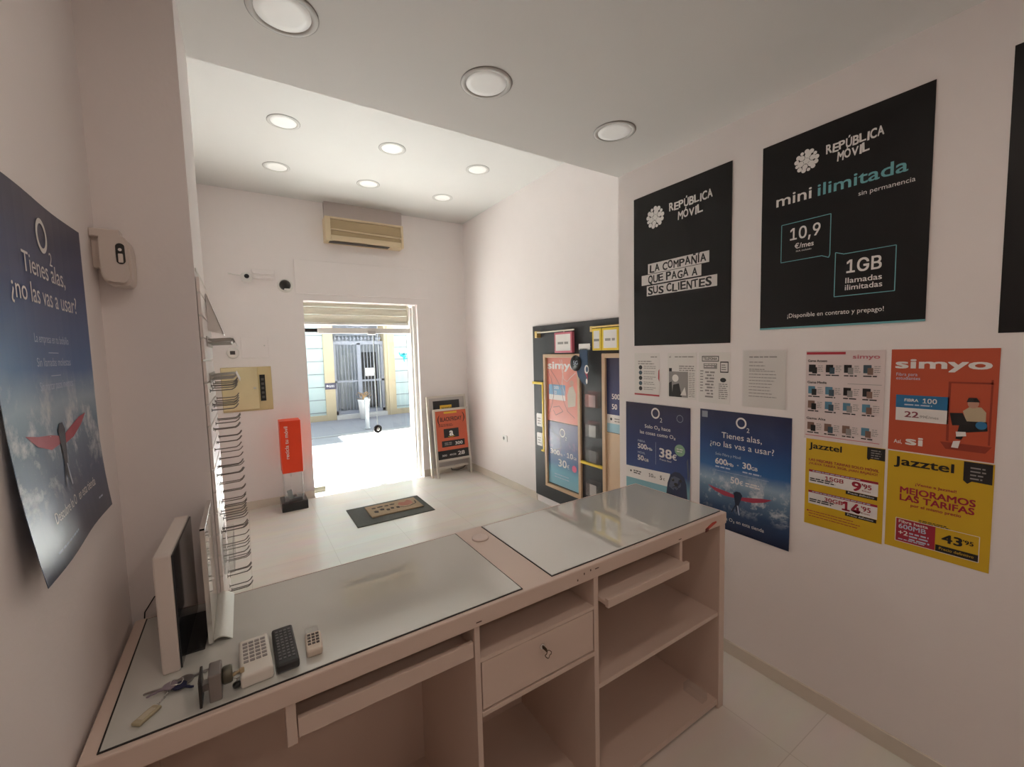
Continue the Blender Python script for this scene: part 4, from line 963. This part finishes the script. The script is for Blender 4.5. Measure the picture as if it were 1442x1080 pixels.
# O2 posters
O2SEAL = printed('print_seal', [(0, (.28, .52, .56)), (.22, (.22, .44, .52)), (.36, (.025, .06, .22)), (.65, (.018, .03, .13)), (1, (.018, .014, .055))], distort=.03)
D = Draw(RW(1.989, 1.344), warp=lambda u, v: .001 + .006 * max(0, u - .40) * 5 * (.5 + .5 * math.sin(v * 9))).sheet(.49, .66, O2SEAL, 12, 12)
o2logo(D, .243, -.056, .068, PWHITE); D.text('Solo O₂ hace', .159, -.158, .022, PWHITE, .195, bold=.01); D.text('las cosas como O₂', .120, -.200, .022, PWHITE, .27, bold=.01)
D.text('FIBRA', .102, -.258, .013, PAINK, .06); D.text('500', .102, -.302, .032, PWHITE, .072, bold=.025); D.text('Mb', .178, -.302, .017, PWHITE, .04, bold=.02)
D.text('MÓVIL', .102, -.336, .013, PAINK, .06); D.text('50', .101, -.380, .032, PWHITE, .048, bold=.025); D.text('GB', .153, -.380, .017, PWHITE, .036, bold=.02); D.line((.245, -.24), (.245, -.385), .0015, PAINK)
D.text('38', .274, -.328, .055, PWHITE, .088, bold=.025); D.text('€', .368, -.328, .032, PWHITE, .03, bold=.025); D.text('Precio final', .276, -.349, .011, PWHITE, .085)
D.disc(.421, -.262, .036, pm('print_green_badge', (.25, .42, .27), .4), 3); D.lines(.40, .442, -.252, 2, .014, .006, PWHITE, 4); D.ring(.42, -.07, .020, .022, PAINK, 2)
D.poly([(0, -.437), (.352, -.42), (.352, -.505), (0, -.516)], PWHITE, 2); D.disc(.042, -.468, .007, BLKP, 3); D.lines(.065, .14, -.458, 2, .014, .007, INK, 3); D.text('10', .192, -.474, .022, INK, .032, L=3, bold=.02); D.text('GB', .226, -.474, .01, INK, L=3); D.text('5', .278, -.474, .026, INK, L=3, bold=.02); D.text('€', .302, -.474, .015, INK, L=3)
SE1 = pm('print_seal_dark', (.018, .026, .075), .4); SE2 = pm('print_seal_mid', (.09, .11, .18), .4)
D.poly([(.33, -.66), (.325, -.56), (.335, -.48), (.355, -.425), (.385, -.40), (.42, -.398), (.452, -.42), (.468, -.46), (.475, -.54), (.478, -.66)], SE1, 4)
D.poly([(.345, -.50), (.36, -.44), (.40, -.42), (.43, -.44), (.43, -.48), (.39, -.52)], SE2, 5); D.disc(.375, -.452, .009, BLKP, 6); D.disc(.428, -.447, .009, BLKP, 6); D.disc(.396, -.476, .014, BLKP, 6, ry=.010); D.path([(.37, -.50), (.396, -.487), (.42, -.498)], .004, BLKP, 6)
D.line((.372, -.448), (.375, -.446), .003, PWHITE, 7)
D.poly([(.468, -.32), (.478, -.30), (.486, -.40), (.478, -.45)], SE2, 4)
tag(D.mb.build('poster'), 'dark blue poster with a seal, partly behind the counter', 'poster')
D = Draw(RW(1.437, 1.350), warp=lambda u, v: .001 + .012 * max(0, (-v - .45)) * 5 * max(0, (u - .2)) ).sheet(.477, .652, O2SURF, 12, 14)
D.rect(.012, -.010, .046, -.045, pm('print_faint_square', (.30, .33, .40), .4), 1, n=1)
o2logo(D, .235, -.055, .058, PWHITE); D.text('Tienes alas,', .129, -.147, .031, PWHITE, .212); D.text('¿no las vas a usar?', .062, -.197, .031, PWHITE, .338)
D.text('Solo Fibra y Móvil', .095, -.247, .014, PAINK, .14); D.text('600', .095, -.296, .031, PWHITE, .066, bold=.025); D.text('Mb', .163, -.296, .017, PWHITE, .034, bold=.02); D.text('+', .216, -.29, .014, PWHITE)
D.text('30', .246, -.292, .031, PWHITE, .044, bold=.025); D.text('GB', .292, -.292, .017, PWHITE, .030, bold=.02); D.lines(.095, .19, -.308, 1, .01, .008, PAINK); D.lines(.246, .36, -.308, 1, .01, .008, PAINK); D.line((.092, -.334), (.378, -.331), .0015, PAINK)
D.text('50', .183, -.386, .034, PWHITE, .045, bold=.025); D.text('€', .231, -.386, .022, PWHITE, .018, bold=.025); D.lines(.262, .34, -.365, 2, .013, .007, PWHITE)
surfer(D, 1.0)
D.text('Contrata O₂ en esta tienda', .075, -.600, .018, PWHITE, .285)
tag(D.mb.build('poster'), 'blue surfer poster on the right wall beyond the counter end', 'poster')
# phone price sheet
def fph(D):
    D.rect(0.002, -.006, .150, -.017, RD, 2, n=1); D.text('simyo', .176, -.035, .017, pm('print_rose', (.55, .16, .20), .4), .09, bold=.02)
    for s_, v in (('Gama Acceso', -.050), ('Gama Media', -.147), ('Gama Alta', -.312)): D.text(s_, .008, v, .010, INK, .075, bold=.02)
    cols = [BLKP, DKB, GRP, pm('print_brown', (.22, .13, .10), .4), pm('print_steel_blue', (.10, .25, .36), .4)]
    D.line((.16, -.143), (.275, -.143), .002, GRP); D.line((.005, -.385), (.275, -.385), .003, pm('print_rose', (.55, .16, .20), .4))
    i = 0
    for v in (-.062, -.160, -.226, -.325):
        for c in range(4):
            u = .012 + .067 * c; D.rect(u, v, u + .027, v - .034, cols[(i * 7 + c * 3 + i // 3) % 5], 2, n=1); D.rect(u + .014, v - .012, u + .033, v - .040, cols[(i * 5 + c) % 5], 3, n=1)
            D.lines(u + .036, u + .058, v - .004, 4, .008, .003, GRP); D.lines(u, u + .05, v - .044, 1, .01, .005, INK); i += 1
sheet(.908, 1.668, .284, .402, 'pinkish phone price sheet with rows of small handsets', fph, pm('pinkish_paper', (.72, .62, .61), .5, var=.02))
# simyo poster
SOR = pm('print_simyo_orange', (.52, .085, .035), .4, var=.05)
D = Draw(RW(.606, 1.669)).sheet(.287, .400, SOR, 2, 2)
D.text('simyo', .016, -.073, .036, PWHITE, .252, bold=.03); D.text('Fibra para', .017, -.103, .012, PAINK, .062); D.text('estudiantes', .017, -.118, .012, PAINK, .07)
D.rect(.019, -.178, .169, -.228, pm('print_box_blue', (.025, .17, .36), .4), 1, n=1); D.rect(.020, -.228, .169, -.279, PWHITE, 1, n=1)
D.text('FIBRA', .045, -.203, .011, PWHITE, .04, bold=.02); D.text('100', .098, -.206, .017, PWHITE, .038, bold=.02); D.lines(.045, .138, -.213, 1, .01, .005, PAINK, 2); D.text('22', .047, -.264, .022, pm('print_maroon', (.25, .05, .07), .4), .04, bold=.02); D.text(',99€/mes', .088, -.264, .010, GRP, .055)
D.text('Así,', .018, -.371, .014, PWHITE, .024, bold=.02); D.text('si', .055, -.372, .032, PWHITE, .046, bold=.03)
DOR = pm('print_orange_shade', (.30, .04, .02), .4)
D.rect(.165, -.125, .172, -.34, DOR, 1, n=1); D.rect(.270, -.11, .275, -.34, DOR, 1, n=1); D.rect(.165, -.120, .275, -.126, DOR, 1, n=1); D.poly([(.15, -.345), (.28, -.345), (.265, -.37), (.165, -.37)], DOR, 1)
BE = pm('print_cream_jumper', (.52, .42, .28), .4)
D.poly([(.205, -.225), (.222, -.208), (.25, -.208), (.262, -.225), (.262, -.262), (.215, -.262)], BE, 2); D.disc(.230, -.196, .014, SK, 3, ry=.017); D.poly([(.213, -.192), (.218, -.176), (.238, -.175), (.246, -.190)], BLKP, 4)
D.poly([(.172, -.235), (.205, -.232), (.222, -.275), (.18, -.28)], BLKP, 4); D.poly([(.20, -.262), (.265, -.258), (.268, -.29), (.215, -.302), (.205, -.33), (.19, -.328), (.196, -.29)], BLKP, 3); D.poly([(.190, -.302), (.215, -.300), (.217, -.315), (.192, -.320)], PWHITE, 5); D.poly([(.185, -.338), (.203, -.334), (.198, -.362), (.180, -.362)], PWHITE, 5)
D.disc(.252, -.272, .014, pm('print_box_blue', (.025, .17, .36), .4), 4)
tag(D.mb.build('poster'), 'orange poster with a seated man and blue price box', 'poster')
# jazztel
YJ = pm('print_jazz_yellow', (.66, .42, .018), .4, var=.05); MAR = pm('print_crimson', (.36, .02, .045), .4)
D = Draw(RW(.899, 1.266)).sheet(.286, .400, YJ, 2, 2)
D.text('Jazztel', .013, -.043, .026, BLKP, .125, bold=.02); D.poly([(.227, -.002), (.286, -.002), (.286, -.052), (.240, -.050), (.232, -.057), (.227, -.050)], BLKP, 1); D.lines(.24, .275, -.012, 4, .010, .004, GRP, 2)
D.text('LAS MEJORES TARIFAS SOLO MÓVIL', .014, -.102, .011, MAR, .255, bold=.02); D.text('¡NUEVA TARIFA 30GB, ¡HAN BAJADO!', .014, -.118, .010, MAR, .25, bold=.01)
for v, gb, pr_, e in ((-.143, '15GB', '9', "'95"), (-.240, '30GB', '14', "'95")):
    D.rect(.015, v, .268, v - .062, PWHITE, 1, n=1); D.rect(.015, v, .268, v - .010, MAR, 2, n=1); D.lines(.03, .25, v - .003, 1, .01, .004, PAINK, 3)
    D.text(gb, .080, v - .036, .017, MAR, .068, L=3, bold=.02); D.lines(.02, .125, v - .038, 2, .009, .005, INK, 3); w = .03 if pr_ == '9' else .062
    D.text(pr_, .228 - w - .018, v - .055, .038, MAR, w, L=3, bold=.03); D.text(e, .214, v - .040, .02, MAR, .032, L=3, bold=.02); D.text('€/mes', .214, v - .052, .007, MAR, .03, L=3)
    D.rect(.158, v - .063, .266, v - .078, BLKP, 2, n=1); D.text('Precio definitivo', .166, v - .074, .008, PWHITE, .09, L=3)
D.lines(.018, .24, -.335, 3, .012, .003, MAR); D.disc(.014, -.337, .004, MAR, 2)
tag(D.mb.build('poster'), 'yellow price poster with two white price bars', 'poster')
D = Draw(RW(.604, 1.264)).sheet(.288, .392, YJ, 2, 2)
D.text('Jazztel', .020, -.052, .032, BLKP, .168, bold=.022); D.poly([(.213, -.002), (.284, -.002), (.284, -.074), (.235, -.072), (.224, -.083), (.213, -.072)], BLKP, 1); D.lines(.23, .27, -.020, 4, .013, .005, GRP, 2)
D.text('¡Vente a Jazztel!', .086, -.125, .010, MAR, .112, bold=.02); D.text('MEJORAMOS', .042, -.163, .024, MAR, .205, bold=.03); D.text('LAS TARIFAS', .042, -.193, .024, MAR, .203, bold=.03); D.text('por el mismo precio', .075, -.212, .011, MAR, .138, bold=.02)
D.path([(.033, -.268), (.262, -.268), (.262, -.362), (.033, -.362), (.033, -.268)], .002, PWHITE, 3); D.rect(.034, -.270, .148, -.361, MAR, 2, n=1); D.text('Fibra hasta', .042, -.285, .011, PWHITE, .085, L=3, bold=.02); D.text('600MB', .042, -.308, .018, PAINK, .080, L=3, bold=.02); D.text('+2', .042, -.334, .018, PWHITE, .028, L=3, bold=.02); D.lines(.074, .135, -.318, 3, .012, .006, PAINK, 3); D.lines(.042, .12, -.35, 1, .01, .004, PAINK, 3)
D.lines(.10, .19, -.258, 2, .006, .003, INK, 2); D.text('43', .167, -.320, .030, BLKP, .052, L=3, bold=.03); D.text("'95", .222, -.308, .015, BLKP, .026, L=3, bold=.02); D.rect(.150, -.336, .262, -.361, BLKP, 2, n=1); D.text('Precio definitivo', .160, -.352, .010, YEL, .09, L=3)
tag(D.mb.build('poster'), 'yellow poster with crimson headline, below the orange poster', 'poster')

# ================================================================== LIGHT
sun = bpy.data.lights.new('sun', 'SUN'); sun.energy = 20.0; sun.angle = math.radians(.6); sun.color = (1, .985, .965)
so2 = bpy.data.objects.new('sun', sun); COL.objects.link(so2)
so2.rotation_euler = Vector((0, -.216, -1)).to_track_quat('-Z', 'Y').to_euler()
so2.location = (3, 9, 12)
w = bpy.data.worlds.new('world'); SC.world = w; w.use_nodes = True; nt = w.node_tree
bg = nt.nodes['Background']
sk = nt.nodes.new('ShaderNodeTexSky'); sk.sky_type = 'HOSEK_WILKIE'; sk.sun_direction = Vector((0, .2, 1)).normalized(); sk.turbidity = 3.0
hs = nt.nodes.new('ShaderNodeHueSaturation'); hs.inputs['Saturation'].default_value = .45
nt.links.new(sk.outputs[0], hs.inputs['Color']); nt.links.new(hs.outputs[0], bg.inputs['Color']); bg.inputs['Strength'].default_value = 4.0

# ================================================================== CAMERA
f, yaw, pitch, roll = 594.5, math.radians(32.462), math.radians(4.3223), math.radians(-1.491)
fw = Vector((math.sin(yaw) * math.cos(pitch), math.cos(yaw) * math.cos(pitch), -math.sin(pitch)))
r0 = fw.cross(Vector((0, 0, 1))).normalized(); u0 = r0.cross(fw)
rr = r0 * math.cos(roll) + u0 * math.sin(roll); uu = u0 * math.cos(roll) - r0 * math.sin(roll)
cd = bpy.data.cameras.new('camera'); cd.sensor_width = 36; cd.sensor_fit = 'HORIZONTAL'; cd.lens = f / 1442 * 36; cd.clip_start = .02
co = bpy.data.objects.new('camera', cd); COL.objects.link(co)
M = Matrix.Identity(4)
for i in range(3): M[i][0] = rr[i]; M[i][1] = uu[i]; M[i][2] = -fw[i]
M.translation = (0, 0, 1.70)
co.matrix_world = M
SC.camera = co
for o in bpy.data.objects:
    if '_org' in o: del o['_org']

SC.view_settings.view_transform = 'Standard'; SC.view_settings.look = 'None'; SC.view_settings.gamma = 1.0; SC.view_settings.use_curve_mapping = False
SC.view_settings.exposure = 2.16
cy = SC.cycles
cy.use_denoising = True; cy.max_bounces = 14; cy.diffuse_bounces = 9; cy.glossy_bounces = 5; cy.transparent_max_bounces = 16; cy.transmission_bounces = 6
cy.sample_clamp_indirect = 9.0
cy.use_guiding = True
